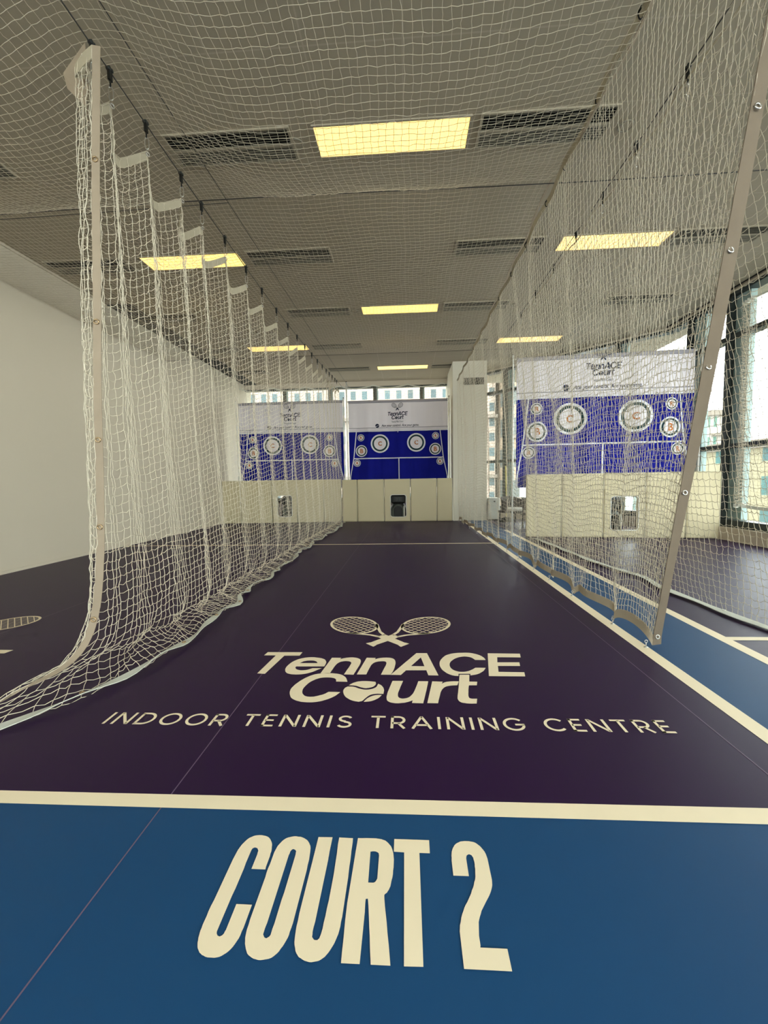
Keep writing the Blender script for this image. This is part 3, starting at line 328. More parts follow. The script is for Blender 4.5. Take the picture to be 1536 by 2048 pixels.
# stroke letters: polylines in a unit-cap-height box
def arc(cx, cy, rx, ry, a0, a1, n=14): return [(cx + rx * math.cos(math.radians(a0 + (a1 - a0) * k / n)), cy + ry * math.sin(math.radians(a0 + (a1 - a0) * k / n))) for k in range(n + 1)]
SF = {'I': (.16, [[(.08, 0), (.08, 1)]]), 'N': (.85, [[(.07, 0), (.07, 1)], [(.09, .97), (.76, .03)], [(.78, 0), (.78, 1)]]),
      'D': (.88, [[(.07, .06), (.07, .94)], [(0, .06), (.36, .06)] + arc(.36, .5, .44, .44, -90, 90) + [(0, .94)]]),
      'O': (1.04, [arc(.52, .5, .45, .45, 0, 360, 30)]), 'C': (.95, [arc(.52, .5, .45, .45, 42, 318, 24)]),
      'G': (1.0, [arc(.52, .5, .45, .45, 42, 335, 24) + [(.93, .47)], [(.56, .47), (.99, .47)]]),
      'R': (.74, [[(.07, 0), (.07, 1)], [(0, .94), (.38, .94)] + arc(.38, .68, .26, .26, 90, -90, 12) + [(.07, .42)], [(.36, .42), (.66, 0)]]),
      'T': (.70, [[(0, .94), (.70, .94)], [(.35, 0), (.35, .94)]]),
      'E': (.58, [[(.07, 0), (.07, 1)], [(.0, .94), (.56, .94)], [(.07, .51), (.50, .51)], [(0, .06), (.58, .06)]]),
      'S': (.72, [arc(.36, .735, .27, .205, 20, 270, 14) + arc(.36, .265, .29, .205, 90, -160, 14)[0:]]),
      'A': (.95, [[(.04, 0), (.475, 1)], [(.475, 1), (.91, 0)], [(.2, .30), (.75, .30)]])}
def stroke(b, pts, w, f):
    p = np.array(pts, float); t = np.gradient(p, axis=0); t /= np.maximum(np.linalg.norm(t, axis=1, keepdims=True), 1e-9)
    nn = np.stack([-t[:, 1], t[:, 0]], 1) * w / 2
    A = [f(*q) for q in p + nn]; B = [f(*q) for q in p - nn]; n = len(p)
    b.add(A + B, [(i, i + 1, n + i + 1, n + i) for i in range(n - 1)])
def word(b, txt, x0, x1, y0, h, z, wt=.135):
    W_ = sum(SF[c][0] for c in txt) * h; gap = (x1 - x0 - W_) / (len(txt) - 1); x = x0
    for c in txt:
        for pl in SF[c][1]: stroke(b, pl, wt, lambda u, v: (x + u * h, y0 + v * h, z))
        x += SF[c][0] * h + gap

def floor_logo(dx):
    b = MB()
    for e in (0, 1): racket(b, fl(.0016 + .0002 * e, dx), e)
    b.build('racket_emblem', M['line'], floor)
    for k, g in enumerate(GL['TENN']):
        if k == len(GL['TENN']) - 1:
            MB().poly(GL['TOUT'], fl(.0022, dx)) if False else None
    b = MB()
    for g in GL['TENN'][:-1]: b.poly(g, fl(.0016, dx))
    b.build('lettering', M['line'], floor)
    b = MB()
    for g in GL['TOUT']: b.poly([g], fl(.0019, dx))
    b.build('letter_outline', M['outline'], floor)
    b = MB(); b.poly(GL['TENN'][-1], fl(.0022, dx)); b.build('lettering', M['line'], floor)
    b = MB()
    word(b, 'INDOOR', -1.305 + dx, -.780 + dx, 1.6075, .0865, .0016); word(b, 'TENNIS', -.709 + dx, -.245 + dx, 1.6100, .0865, .0016)
    word(b, 'TRAINING', -.168 + dx, .462 + dx, 1.6115, .0865, .0016); word(b, 'CENTRE', .541 + dx, 1.036 + dx, 1.6130, .0865, .0016)
    b.build('lettering', M['line'], floor)
floor_logo(0.0); floor_logo(-3.07)
b = MB()
for g in GL['COURT']: b.poly(g, fl(.0016))
b.build('court_number', M['line'], floor)

# ------------------------------------------------------------------ ceiling, walls, windows
b = MB(); b.box(XL - .5, YR - .3, CEIL, XR + .5, YB + .6, CEIL + .25); ceiling = struct(b.build('ceiling', M['ceiling']))
b = MB(); b.box(XL - .25, YR - .2, -.1, XL, YB + .4, CEIL); struct(b.build('wall_left', M['plaster']))
b = MB(); b.box(XL, YR - .2, -.1, XR + .3, YR, .35); b.box(XL, YR - .2, 3.6, XR + .3, YR, CEIL); struct(b.build('wall_rear', M['plaster']))
b = MB(); b.box(XL, 6.5, CEIL - .012, XL + .38, YB - .1, CEIL - .004); struct(b.build('dark_recess_strip', M['charcoal']))  # flat charcoal strip painted in place of the dark inside of a ceiling recess
b = MB(); b.box(XL, YR, 0, XL + .012, YB, .035); struct(b.build('baseboard_left', M['plaster']))
b = MB(); b.box(XL, YR, CEIL - .03, XL + .02, 6.2, CEIL); struct(b.build('trim_3', M['plaster']))

def frame_bar(b, p, q, z0, z1, d0, d1, mi=0):
    """bar along a wall from plan point p to q between heights, depth d0..d1 measured inward"""
    p = np.array(p, float); q = np.array(q, float); t = q - p; L = np.linalg.norm(t); t /= L; n = np.array([-t[1], t[0]])
    c = (p + q) / 2 + n * (d0 + d1) / 2; b.mi = mi
    b.obox((c[0], c[1], (z0 + z1) / 2), (t[0] * L / 2, t[1] * L / 2, 0), (n[0] * (d1 - d0) / 2, n[1] * (d1 - d0) / 2, 0), (0, 0, (z1 - z0) / 2))
nwin = 0
def window_wall(p0, p1, mull, z0, zt, trans, deep=.13, clad=.20, darkw=.06, fm='darkframe'):
    """curtain wall from plan p0 to p1 (interior on the left of the direction), mullions at distances along it"""
    global nwin
    p0 = np.array(p0, float); p1 = np.array(p1, float); L = np.linalg.norm(p1 - p0); t = (p1 - p0) / L
    at = lambda s: p0 + t * s
    edges = [0] + mull + [L]
    for i in range(len(edges) - 1):
        s0, s1 = edges[i], edges[i + 1]
        if s1 - s0 < .12: continue
        nwin += 1; b = MB()
        last = i == len(edges) - 2
        if not last: frame_bar(b, at(s1 - darkw), at(s1), z0, zt, -.05, deep)                       # dark mullion
        if clad and not last: frame_bar(b, at(max(s1 - darkw - clad, s0)), at(s1 - darkw), z0, zt, -.04, .05, 1)  # flat cladding strip beside it
        frame_bar(b, at(s0), at(s1), z0 - .0, z0 + .11, -.05, deep + .03); frame_bar(b, at(s0), at(s1), zt - .05, zt, -.05, deep)
        for z in trans: frame_bar(b, at(s0), at(s1), z - .035, z + .035, -.05, deep - .02)
        w = struct(b.build('window_%d' % nwin, [M[fm], M['tealframe']]))
        b = MB(); a0 = at(s0); a1 = at(s1 - (0 if last else darkw + clad * .9))
        frame_bar(b, a0, a1, z0 + .1, zt - .04, -.012, .0); b.build('pane', M['glass'], w)
# back wall: windows across the full width above a low parapet hidden by the pads
window_wall((1.13, YB), (XL, YB), [.76, 2.09, 3.39, 4.71], .45, 3.72, [], deep=.07, clad=.04, darkw=.085, fm='mullion')
b = MB(); b.box(XL, YB - .02, 0, 1.13, YB + .2, .45); b.box(XL, YB - .06, 3.70, 1.13, YB + .2, CEIL); struct(b.build('wall_back', M['plaster']))
b = MB(); b.box(XL, YB - .10, CEIL - .14, 1.13, YB - .06, CEIL); struct(b.build('trim_4', M['plaster']))
window_wall(OB1, OB0, [1.015, 2.33, 3.64], .20, 3.80, [1.47, 3.25], clad=.13, darkw=.10)
window_wall((XR, YR), (XR, OB1[1] - .02), [1.05, 2.95, 4.85, 6.75, 8.72, 10.62, 11.55], .20, 3.80, [1.46, 3.14], clad=.27, darkw=.09)
window_wall((XL, YR), (XR, YR), [1.6, 3.2, 4.8, 6.4, 8.0], .35, 3.6, [2.6], clad=.05, darkw=.08)  # rear windows, unseen, added to brighten the surfaces facing the camera
b = MB(); frame_bar(b, OB1, OB0, 0, .2, -.1, .20); struct(b.build('baseboard_back', M['sill']))
b = MB(); frame_bar(b, (XR, YR), (XR, OB1[1]), 0, .2, -.1, .24); struct(b.build('baseboard_right', M['sill']))
b = MB(); frame_bar(b, (XR, YR), (XR, OB1[1]), 3.80, CEIL, -.1, .10); frame_bar(b, OB1, OB0, 3.80, CEIL, -.1, .08); struct(b.build('trim_5', M['plaster']))
b = MB(); frame_bar(b, (XR, YR), (XR, OB1[1]), CEIL - .012, CEIL - .002, .16, .185); struct(b.build('trim_6', M['black']))
# pier between back windows and oblique windows
b = MB(); b.box(1.108, 10.31, 0, 1.925, 11.6, CEIL); b.box(1.13, 11.6, 0, 2.18, YB + .3, CEIL); struct(b.build('wall_pier', M['column']))
t = thing('wall_vent', 'small dark louvred vent grille high on the pale pier beside the back windows', 'vent', (1.61, 10.30, 3.37))
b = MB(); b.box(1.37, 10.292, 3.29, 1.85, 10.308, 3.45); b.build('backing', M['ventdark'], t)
b = MB()
for k in range(9): x = 1.385 + k * .054; b.obox((x, 10.285, 3.37), (.007, 0, .012), (0, .006, 0), (-.012, 0, .068))
b.build('slat_panel', M['ventslat'], t)

# ------------------------------------------------------------------ ceiling lights and vents
ROWS = [3.665, 5.385, 7.115, 8.87, 10.65, 1.93, .19, -1.55]
RN = ['first row ahead of the camera', 'second row ahead of the camera', 'third row ahead of the camera', 'fourth row ahead of the camera',
      'row nearest the back windows', 'row overhead before the first hook', 'row straight above the camera', 'row behind the camera']
def side(x): return 'over the far left bay' if x < -3.5 else 'over the left bay' if x < -2 else 'just left of the centre line' if x < -.8 else 'over the centre bay' if x < .5 else 'just right of the centre line' if x < 2 else 'over the right bay' if x < 3 else 'over the far right bay'
lamp0 = None
for i, y in enumerate(ROWS):
    for x in ([-.1] if i in (0, 2, 4, 6) else [-2.7, 2.5]):
        if x > 2 and y > 9.5: continue
        lab = 'rectangular yellow-lit flush ceiling light %s, %s' % (side(x), RN[i])
        if lamp0 is None:
            lamp0 = o = thing('ceiling_light', lab, 'ceiling light', (x, y, CEIL), 'lit rectangular ceiling lights')
            b = MB(); W_, D_ = .64, .17
            for q in ((-W_, -D_, W_, -D_ + .016), (-W_, D_ - .016, W_, D_), (-W_, -D_ + .016, -W_ + .016, D_ - .016), (W_ - .016, -D_ + .016, W_, D_ - .016)):
                b.box(x + q[0], y + q[1], CEIL - .012, x + q[2], y + q[3], CEIL)
            b.build('light_frame', M['ceilpaint'], o)
            b = MB(); b.box(x - .625, y - .155, CEIL - .008, x + .625, y + .155, CEIL - .001); b.build('diffuser', M['lamp'], o)
        else:
            o = copy_tree(lamp0); o.location = (x, y, CEIL); o['label'] = lab
vent0 = None
for i, y in enumerate(ROWS):
    for x in (-4.06, -1.45, 1.14, 3.71):
        if x > 3 and y > 8: continue
        lab = 'slatted ceiling vent %s, %s' % (side(x), RN[i])
        if vent0 is None:
            vent0 = o = thing('ceiling_vent', lab, 'air vent', (x, y, CEIL), 'slatted ceiling vents')
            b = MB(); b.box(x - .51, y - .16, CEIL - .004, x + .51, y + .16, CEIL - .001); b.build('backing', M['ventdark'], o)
            b = MB()
            for q in ((-.53, -.175, .53, -.16), (-.53, .16, .53, .175), (-.53, -.16, -.51, .16), (.51, -.16, .53, .16), (-.51, -.012, .51, .008)):
                b.box(x + q[0], y + q[1], CEIL - .014, x + q[2], y + q[3], CEIL)
            b.build('vent_frame', M['ceilpaint'], o)
            b = MB()
            for k in range(6): b.obox((x, y - .148 + k * .025, CEIL - .011), (.51, 0, 0), (0, .0026, .0), (0, 0, .0008))
            for k in range(6): b.obox((x, y + .020 + k * .025, CEIL - .011), (.51, 0, 0), (0, .0078, 0), (0, 0, .0008))
            b.build('slat_panel', M['ventslat'], o)
        else:
            o = copy_tree(vent0); o.location = (x, y, CEIL); o['label'] = lab
disc0 = None
for x, y, w in ((-.90, 3.67, 'left'), (1.80, 3.70, 'right'), (-.86, 7.12, 'left'), (1.78, 7.13, 'right')):
    lab = 'small round flush ceiling disc to the %s of the %s vent' % (w, {3: 'first-row', 7: 'third-row'}[int(y)])
    if disc0 is None:
        disc0 = o = thing('ceiling_speaker', lab, 'speaker', (x, y, CEIL), 'round discs in the ceiling')
        b = MB(); q = [(x + .055 * math.cos(a), y + .055 * math.sin(a), CEIL - .006) for a in np.linspace(0, 2 * math.pi, 28, endpoint=False)]
        b.tube(q, .006, 6, closed=True); b.build('rim', M['ventslat'], o)
        b = MB(); b.loops([[(x + r * math.cos(a), y + r * math.sin(a), z) for a in np.linspace(0, 2 * math.pi, 28, endpoint=False)] for r, z in ((.05, CEIL - .001), (.05, CEIL - .006), (.03, CEIL - .009))]); b.build('cover', M['ceilpaint'], o)
    else:
        o = copy_tree(disc0); o.location = (x, y, CEIL); o['label'] = lab

# ------------------------------------------------------------------ padded mats with the ball machines behind them
def rrect(u0, z0, u1, z1, r, n=5):
    out = []
    for cx, cz, a in ((u1 - r, z0 + r, -90), (u1 - r, z1 - r, 0), (u0 + r, z1 - r, 90), (u0 + r, z0 + r, 180)):
        for k in range(n + 1): q = math.radians(a + 90 * k / n); out.append((cx + r * math.cos(q), cz + r * math.sin(q)))
    return out
def pad_row(p0, p1, cuts, H_, hole, where, group, hole_label):
    """front-face plan line p0 -> p1 (left to right as seen from the court), cuts are distances along it"""
    p0 = np.array(p0, float); p1 = np.array(p1, float); L = np.linalg.norm(p1 - p0); t = (p1 - p0) / L; n = np.array([-t[1], t[0]])  # n points away from the court
    P = lambda u, d, z: (p0[0] + t[0] * u + n[0] * d, p0[1] + t[1] * u + n[1] * d, z)
    for i in range(len(cuts) - 1):
        u0, u1 = cuts[i] + .005, cuts[i + 1] - .005; is_hole = hole and u0 < (hole[0] + hole[2]) / 2 < u1
        lab = '%s padded mat panel %s' % ({True: 'cream', False: 'cream'}[True], where) + ', ' + (hole_label if is_hole else ORD[i] + ' panel from the left')
        o = thing('padded_mat', lab, 'padded mat', P((u0 + u1) / 2, .05, 0), group)
        b = MB(); th = .10
        if not is_hole:
            outs = [(e, rrect(u0 + e, .004 + e, u1 - e, H_ - e, .02)) for e in (.018, .005, 0)]
            L_ = [[P(u, d, z) for u, z in rrect(u0 + e, .004 + e, u1 - e, H_ - e, .02)] for e, d in ((.03, .000), (.012, .004), (0, .016), (0, th - .01), (.01, th))]
            b.loops(L_)
        else:
            inn = rrect(*hole, .055, 6); m_ = len(inn)
            c_ = np.array([(hole[0] + hole[2]) / 2, (hole[1] + hole[3]) / 2])
            def onrect(a0, b0, a1, b1):
                out = []
                for q in inn:
                    d = np.array(q) - c_; s = []
                    if d[0] > 1e-9: s.append((a1 - c_[0]) / d[0])
                    if d[0] < -1e-9: s.append((a0 - c_[0]) / d[0])
                    if d[1] > 1e-9: s.append((b1 - c_[1]) / d[1])
                    if d[1] < -1e-9: s.append((b0 - c_[1]) / d[1])
                    out.append(tuple(c_ + d * min(s)))
                # push the sample nearest each corner onto it
                for cor in ((a0, b0), (a1, b0), (a0, b1), (a1, b1)):
                    k = min(range(m_), key=lambda k: (out[k][0] - cor[0]) ** 2 + (out[k][1] - cor[1]) ** 2); out[k] = cor
                return out
            o0 = onrect(u0 + .012, .016, u1 - .012, H_ - .012); o1 = onrect(u0, .004, u1, H_)
            q = lambda l, d: [P(u, d, z) for u, z in l]
            b.loops([q(inn, th), q(inn, .012), q([(c_[0] + (u - c_[0]) * 1.04, c_[1] + (z - c_[1]) * 1.03) for u, z in inn], .000), q(o0, .000), q(o1, .014), q(o1, th), q(inn, th)], caps=False)
        b.build('padding', M['vinyl'], o)
        if is_hole:
            b = MB(); b.tube([P(u, .002, z) for u, z in inn], .008, 6, closed=True); b.build('hole_rim', M['white'], o, smooth=True)
        b = MB(); b.tube([P(u1 - .004, .004, z) for z in np.linspace(.02, H_ - .02, 5)], .006, 6); b.build('piping', M['piping'], o, smooth=True)
        b = MB(); b.tube([P(u, .006, H_ - .004) for u in np.linspace(u0 + .01, u1 - .01, 5)], .005, 6); b.build('piping', M['piping'], o, smooth=True)
def machine(cx, cy, ang, label):
    """ball throwing machine: c is the front centre on the floor, ang turns it"""
    o = thing('ball_machine', label, 'ball machine', (cx, cy, 0), 'ball machines behind the pads')
    ca, sa = math.cos(ang), math.sin(ang)
    T = lambda u, d, z: (cx + u * ca - d * sa, cy + u * sa + d * ca, z)
    sec = lambda z, w, d0, d1, r=.05: [T(u, d, z) for u, d in rrect(-w, d0, w, d1, r, 4)]
    b = MB(); b.loops([sec(.05, .20, .05, .46), sec(.10, .215, .03, .48), sec(.30, .205, .03, .48), sec(.40, .15, .05, .46), sec(.44, .13, .06, .44)]); b.build('body', M['charcoal'], o, smooth=False, bevel=.006)
    b = MB(); b.loops([sec(.44, .15, .02, .40, .04), sec(.47, .185, .00, .42, .05), sec(.62, .19, .0, .42, .05), sec(.66, .16, .03, .40, .05)]); hop = b.build('hopper', M['black'], o, bevel=.006)
    b = MB(); q = rrect(-.10, .50, .10, .60, .015); b.loops([[T(u, -.004, z) for u, z in q], [T(u, .01, z) for u, z in q]]); b.build('display', M['charcoal'], hop)
    b = MB()
    for u0 in (-.055, .012):                                           # two seven-segment style digits seen on the dark panel
        for a_, b_ in (((u0, .575), (u0 + .04, .575)), ((u0, .545), (u0 + .04, .545)), ((u0, .515), (u0 + .04, .515)), ((u0 + .04, .575), (u0 + .04, .515))):
            b.tube([T(a_[0], -.006, a_[1]), T(b_[0], -.006, b_[1])], .004, 4)
    b.build('digits', M['greyplastic'], hop)
    arch = lambda w, h: [(-w, .08)] + [(w * math.cos(a), h + w * math.sin(a)) for a in np.linspace(math.pi, 0, 16)] + [(w, .08)]
    b = MB(); L_ = [[T(u, d, z) for u, z in arch(w, .28)] for w, d in ((.135, .04), (.135, -.01), (.105, -.02), (.095, .03))]; b.loops(L_, caps=False); b.build('throat_surround', M['greyplastic'], o)
    b = MB(); b.loops([[T(u, .024, z) for u, z in arch(.098, .28)], [T(u, .028, z) for u, z in arch(.098, .28)]]); b.build('throat', M['black'], o)
    for sg in (-1, 1):
        b = MB(); b.tube([T(sg * .15, .0, z) for z in (.10, .2, .3, .38)], [.016, .018, .016, .010], 8); b.build('side_rail', M['white'] if sg > 0 else M['greyplastic'], o, smooth=True)
        b = MB(); b.tube([T(sg * .16, .40, .055), T(sg * .21, .40, .055)], .055, 14); b.build('wheel', M['black'], o, smooth=True)
    b = MB(); b.box(*[min(a, c) for a, c in zip(T(-.12, .06, 0), T(.12, .16, .05))], *[max(a, c) for a, c in zip(T(-.12, .06, 0), T(.12, .16, .05))]); b.build('foot', M['black'], o)

pad_row((-1.655, 10.30), (1.085, 10.235), [0, .385, 1.06, 1.71, 2.36, 2.74], 1.055, (1.215, .115, 1.605, .665), 'closing the centre bay', 'padded mats of the centre bay', 'with the opening for the upright ball machine')
pad_row((-4.66, 10.16), (-1.665, 10.30), [0, .46, 1.25, 1.88, 2.55, 2.995], 1.075, (1.38, .155, 1.75, .685), 'closing the left bay', 'padded mats of the left bay', 'with the opening showing a dark machine')
pad_row((2.02, 7.25), (4.93, 6.84), [0, .58, 1.23, 1.86, 2.46, 2.94], 1.075, (1.34, .125, 1.76, .69), 'closing the right bay', 'padded mats of the right bay', 'with the opening behind two nets')
machine(-.256, 10.44, -.02, 'black ball machine filling the opening of the centre bay pads')
machine(-3.03, 10.42, .18, 'dark ball machine half seen through the left bay opening')
machine(3.50, 7.26, .35, 'dark ball machine behind the opening of the right bay pads')

# ------------------------------------------------------------------ banners with the printed targets
def banner(p0, p1, sx, sz, ztop, zbot, where, seed):
    p0 = np.array(p0, float); p1 = np.array(p1, float); W_ = np.linalg.norm(p1 - p0); t = (p1 - p0) / W_; n = np.array([t[1], -t[0]])   # towards the court
    c = (p0 + p1) / 2; hw = W_ / 2; zs = lambda z: 1.72 + (z - 1.72) * sz
    def wave(u, z): return (.016 * math.sin(u * 7 + seed) + .012 * math.sin(u * 15 + seed * 2) + .004 * math.sin(u * 31 + seed)) * (.35 + .65 * min(1, max(0, (ztop - z) / 1.2)))
    def P(u, z, d=0.0): w = wave(u, z) + d; return (c[0] + t[0] * u + n[0] * w, c[1] + t[1] * u + n[1] * w, z)
    o = thing('target_banner', 'white and royal blue target banner %s' % where, 'banner', (c[0], c[1], 0), 'target banners above the padded mats')
    zb = zs(2.294)
    def cloth(name, z0, z1, m, nz=8, d=0.0):
        b = MB(); us = np.linspace(-hw, hw, 141); zz = np.linspace(z0, z1, nz + 1); vs = [P(u, z, d) for z in zz for u in us]
        b.add(vs, [(j * 141 + i, j * 141 + i + 1, (j + 1) * 141 + i + 1, (j + 1) * 141 + i) for j in range(nz) for i in range(140)])
        return b.build(name, m, o, smooth=True, solid=.003)
    cloth('blue_panel', zbot, zb, M['bblue'], 10); cloth('white_panel', zb, ztop, M['bwhite'], 8); cloth('hem_band', ztop - .07, ztop, M['bgrey'], 2, .004); cloth('hem_band', zs(2.37), zs(2.385), M['bgrey'], 1, .004)
    b = MB(); b.tube([P(u, ztop - .02, -.02) for u in np.linspace(-hw - .03, hw + .03, 9)], .014, 8); b.build('top_rod', M['white'], o, smooth=True)
    def ln(a, q, w, k=90):
        b = MB(); a = np.array(a, float); q = np.array(q, float); d = (q - a) / np.linalg.norm(q - a); nn = np.array([-d[1], d[0]]) * w / 2; s = np.linspace(0, 1, k)[:, None]; l = a + (q - a) * s
        b.strip([P(*x, .006) for x in l + nn], [P(*x, .006) for x in l - nn]); return b
    b = MB()
    for a, q, w in (((-hw, zb), (hw, zb), .022), ((-1.16 * sx, zs(1.60)), (1.16 * sx, zs(1.60)), .026), ((.015, zbot), (.015, zs(1.60)), .024),
                    ((-1.075 * sx, zb), (-1.155 * sx, zs(1.60)), .022), ((-1.155 * sx, zs(1.60)), (-hw + .02, zs(1.12)), .022), ((-hw + .018, zs(1.12)), (-hw + .016, zbot), .03),
                    ((1.075 * sx, zb), (1.155 * sx, zs(1.60)), .022), ((1.155 * sx, zs(1.60)), (hw - .02, zs(1.12)), .022), ((hw - .018, zs(1.12)), (hw - .016, zbot), .03), ((0.0, zb - .04), (0.0, zb), .018)):
        l = ln(a, q, w); b.add(np.concatenate(l.v), l.f)
    b.build('court_print', M['bline'], o)
    for u, z, r, ch, gap in ((-.467, 1.975, .237, 'C', .35), (.467, 1.985, .237, 'C', .35), (-.96, 2.135, .089, 'R', .3), (.96, 2.145, .089, 'R', .3), (-.95, 1.795, .152, 'B', .32), (.95, 1.81, .152, 'B', .32), (-1.07, 1.485, .091, 'R', .3), (1.07, 1.495, .091, 'R', .3)):
        u *= sx; z = zs(z); r *= (sx + sz) / 2
        b = MB(); N_ = 40; cs = [[(u + k * r * math.cos(a), z + k * r * math.sin(a)) for a in np.linspace(0, 2 * math.pi, N_ + 1)] for k in (1.0, .84, .66, .5, .34, .17, .0)]
        for i in range(6):
            b.mi = min(i, 2); d = .007
            b.strip([P(*x, d) for x in cs[i]], [P(*x, d) for x in cs[i + 1]])
        tg = b.build('target', [M['bline'], M['bgreen'], M['bwhite']], o)
        vs, fs = text_mesh(ch, r * (.62 if ch == 'C' else 1.0), bold=.004 * sx)
        b = MB(); ys_ = [v[1] for v in vs]; my = (min(ys_) + max(ys_)) / 2
        b.add([P(u + v[0], z + v[1] - my, .0095) for v in vs], fs); b.build('letter', M['borange'], tg)
    k = .345 * sx; f = lambda x, y: P((x / 1000 + .12) * k, zs(2.585) + (y / 1000 - 1.799) * k, .008)
    b = MB(); [racket(b, f, e) for e in (0, 1)]; b.build('racket_emblem', M['bink'], o)
    b = MB(); [b.poly(g, f) for g in GL['TENN']]; b.build('lettering', M['bink'], o)
    def tx(s, u, z, size, shear, bold, width):
        vs, fs = text_mesh(s, size, shear, bold); w = max(v[0] for v in vs) - min(v[0] for v in vs); q = width / w
        b = MB(); b.add([P(u + v[0] * q, z + v[1], .008) for v in vs], fs); b.build('lettering', M['bink'], o)
    tx('Tennis Mini Court', -.01 * sx, zs(2.505), .062 * sx, 0, 0, .30 * sx)
    tx('Ace your control. Ace your game.', .06 * sx, zs(2.405), .085 * sx, .25, .001, .96 * sx)
    b = MB(); N_ = 26; cc = (-.53 * sx, zs(2.43)); r = .05 * sx
    for a0, a1, k0 in ((20, 200, .0), (215, 375, .0)):                 # round ball icon in two pieces with a swoosh
        q = [(cc[0] + r * math.cos(math.radians(a)), cc[1] + r * math.sin(math.radians(a))) for a in np.linspace(a0, a1, N_)]
        b.poly([q], lambda x, y: P(x, y, .008))
    b.build('ball_emblem', M['bink'], o)
banner((-1.515, 10.80), (1.030, 10.80), 1.0, 1.0, 3.08, .85, 'above the centre bay pads, clear of netting', .3)
banner((-4.43, 10.84), (-1.66, 10.80), 1.07, 1.03, 3.11, .85, 'above the left bay pads, behind a net', 1.4)
banner((1.885, 7.40), (4.70, 7.22), 1.125, 1.14, 3.07, .85, 'above the right bay pads, by corner windows', 2.6)
for x, y, h, lab in ((-4.47, 10.80, 3.15, 'at the outer edge of the left banner'), (-1.632, 10.78, 3.15, 'between the left and the centre banner, on the left'), (-1.550, 10.78, 3.55, 'between the left and the centre banner, on the right'),
                     (1.062, 10.78, 3.12, 'between the centre banner and the pale pier'), (1.83, 7.42, 3.12, 'at the left edge of the right banner'), (4.80, 7.20, 3.12, 'at the right edge of the right banner')):
    o = thing('banner_post', 'slim white post ' + lab, 'post', (x, y, 0), 'white posts carrying the banners')
    b = MB(); b.tube([(x, y, .01), (x, y, h)], .015, 10); b.build('tube', M['white'], o, smooth=True)
    b = MB(); b.box(x - .035, y - .06, 0, x + .035, y + .06, .012); b.build('base_plate', M['white'], o)
    b = MB(); b.tube([(x, y, h), (x, y, h + .015)], .018, 10); b.build('end_cap', M['charcoal'], o)

# ------------------------------------------------------------------ cabinet, chairs, pole behind the right bay
o = thing('cabinet', 'pale grey low cabinet with a dark round knob beside the pier', 'cabinet', (2.09, 10.45, 0))
b = MB(); b.box(1.95, 10.26, .03, 2.23, 10.62, .555); b.build('body', M['box'], o, bevel=.012)
b = MB(); b.box(1.97, 10.28, 0, 2.21, 10.6, .03); b.build('plinth', M['charcoal'], o)
b = MB(); b.box(1.965, 10.252, .06, 2.215, 10.262, .535); b.build('door', M['box'], o, bevel=.003)
b = MB(); b.tube([(2.10, 10.252, .47), (2.10, 10.235, .47)], .02, 14); b.build('knob', M['black'], o)
def chair(cx, cy, ang, label):
    o = thing('woven_chair', label, 'chair', (cx, cy, 0), 'woven chairs by the corner windows')
    ca, sa = math.cos(ang), math.sin(ang); T = lambda u, d, z: (cx + u * ca - d * sa, cy + u * sa + d * ca, z)
    def ob(c, a, bq, cq, b): b.obox(T(*c), np.array(T(*a)) - np.array(T(0, 0, 0)), np.array(T(*bq)) - np.array(T(0, 0, 0)), np.array(T(*cq)) - np.array(T(0, 0, 0)))
    for u in (-.23, .23):
        for d in (-.21, .21):
            b = MB(); b.tube([T(u, d, 0), T(u * .97, d * .97, .27)], .017, 8); b.build('leg', M['weave'], o)
    b = MB(); ob((0, 0, .28), (.26, 0, 0), (0, .25, 0), (0, 0, .025), b); b.build('seat', M['weave'], o, bevel=.015)
    b = MB(); ob((0, -.01, .335), (.23, 0, 0), (0, .21, 0), (0, 0, .032), b); b.build('cushion', M['cushion'], o, bevel=.02)
    b = MB(); L_ = []
    for a in np.linspace(math.radians(-15), math.radians(195), 18):
        L_.append((.27 * math.cos(a), .0 + .25 * math.sin(a)))
    b.band([T(u, d, .30) for u, d in L_], [T(u * 1.06, d * 1.08, .60 - .10 * (1 - max(0, d / .25))) for u, d in L_], .02); b.build('backrest', M['weave'], o)
    b = MB(); b.tube([T(u * 1.06, d * 1.08, .605 - .10 * (1 - max(0, d / .25))) for u, d in L_], .016, 8); b.build('arm_rail', M['weave'], o, smooth=True)
chair(2.36, 9.42, .5, 'grey woven chair with a white cushion, nearer the cabinet')
chair(2.66, 8.85, 1.1, 'grey woven chair with a white cushion, half behind the right bay pads')
o = thing('broom', 'yellow handled broom leaning on the window frame behind the woven chairs', 'broom', (2.31, 9.9, 0))
b = MB(); b.tube([(2.30, 9.86, .10), (2.335, 10.12, 1.32)], .014, 8); b.build('handle', M['yellow'], o, smooth=True)
b = MB(); b.loops([[(2.30 + x, 9.86 + y, z) for x, y in ((-w, -d), (w, -d), (w, d), (-w, d))] for w, d, z in ((.15, .03, 0.0), (.12, .022, .08), (.05, .018, .12))]); b.build('bristles', M['charcoal'], o)

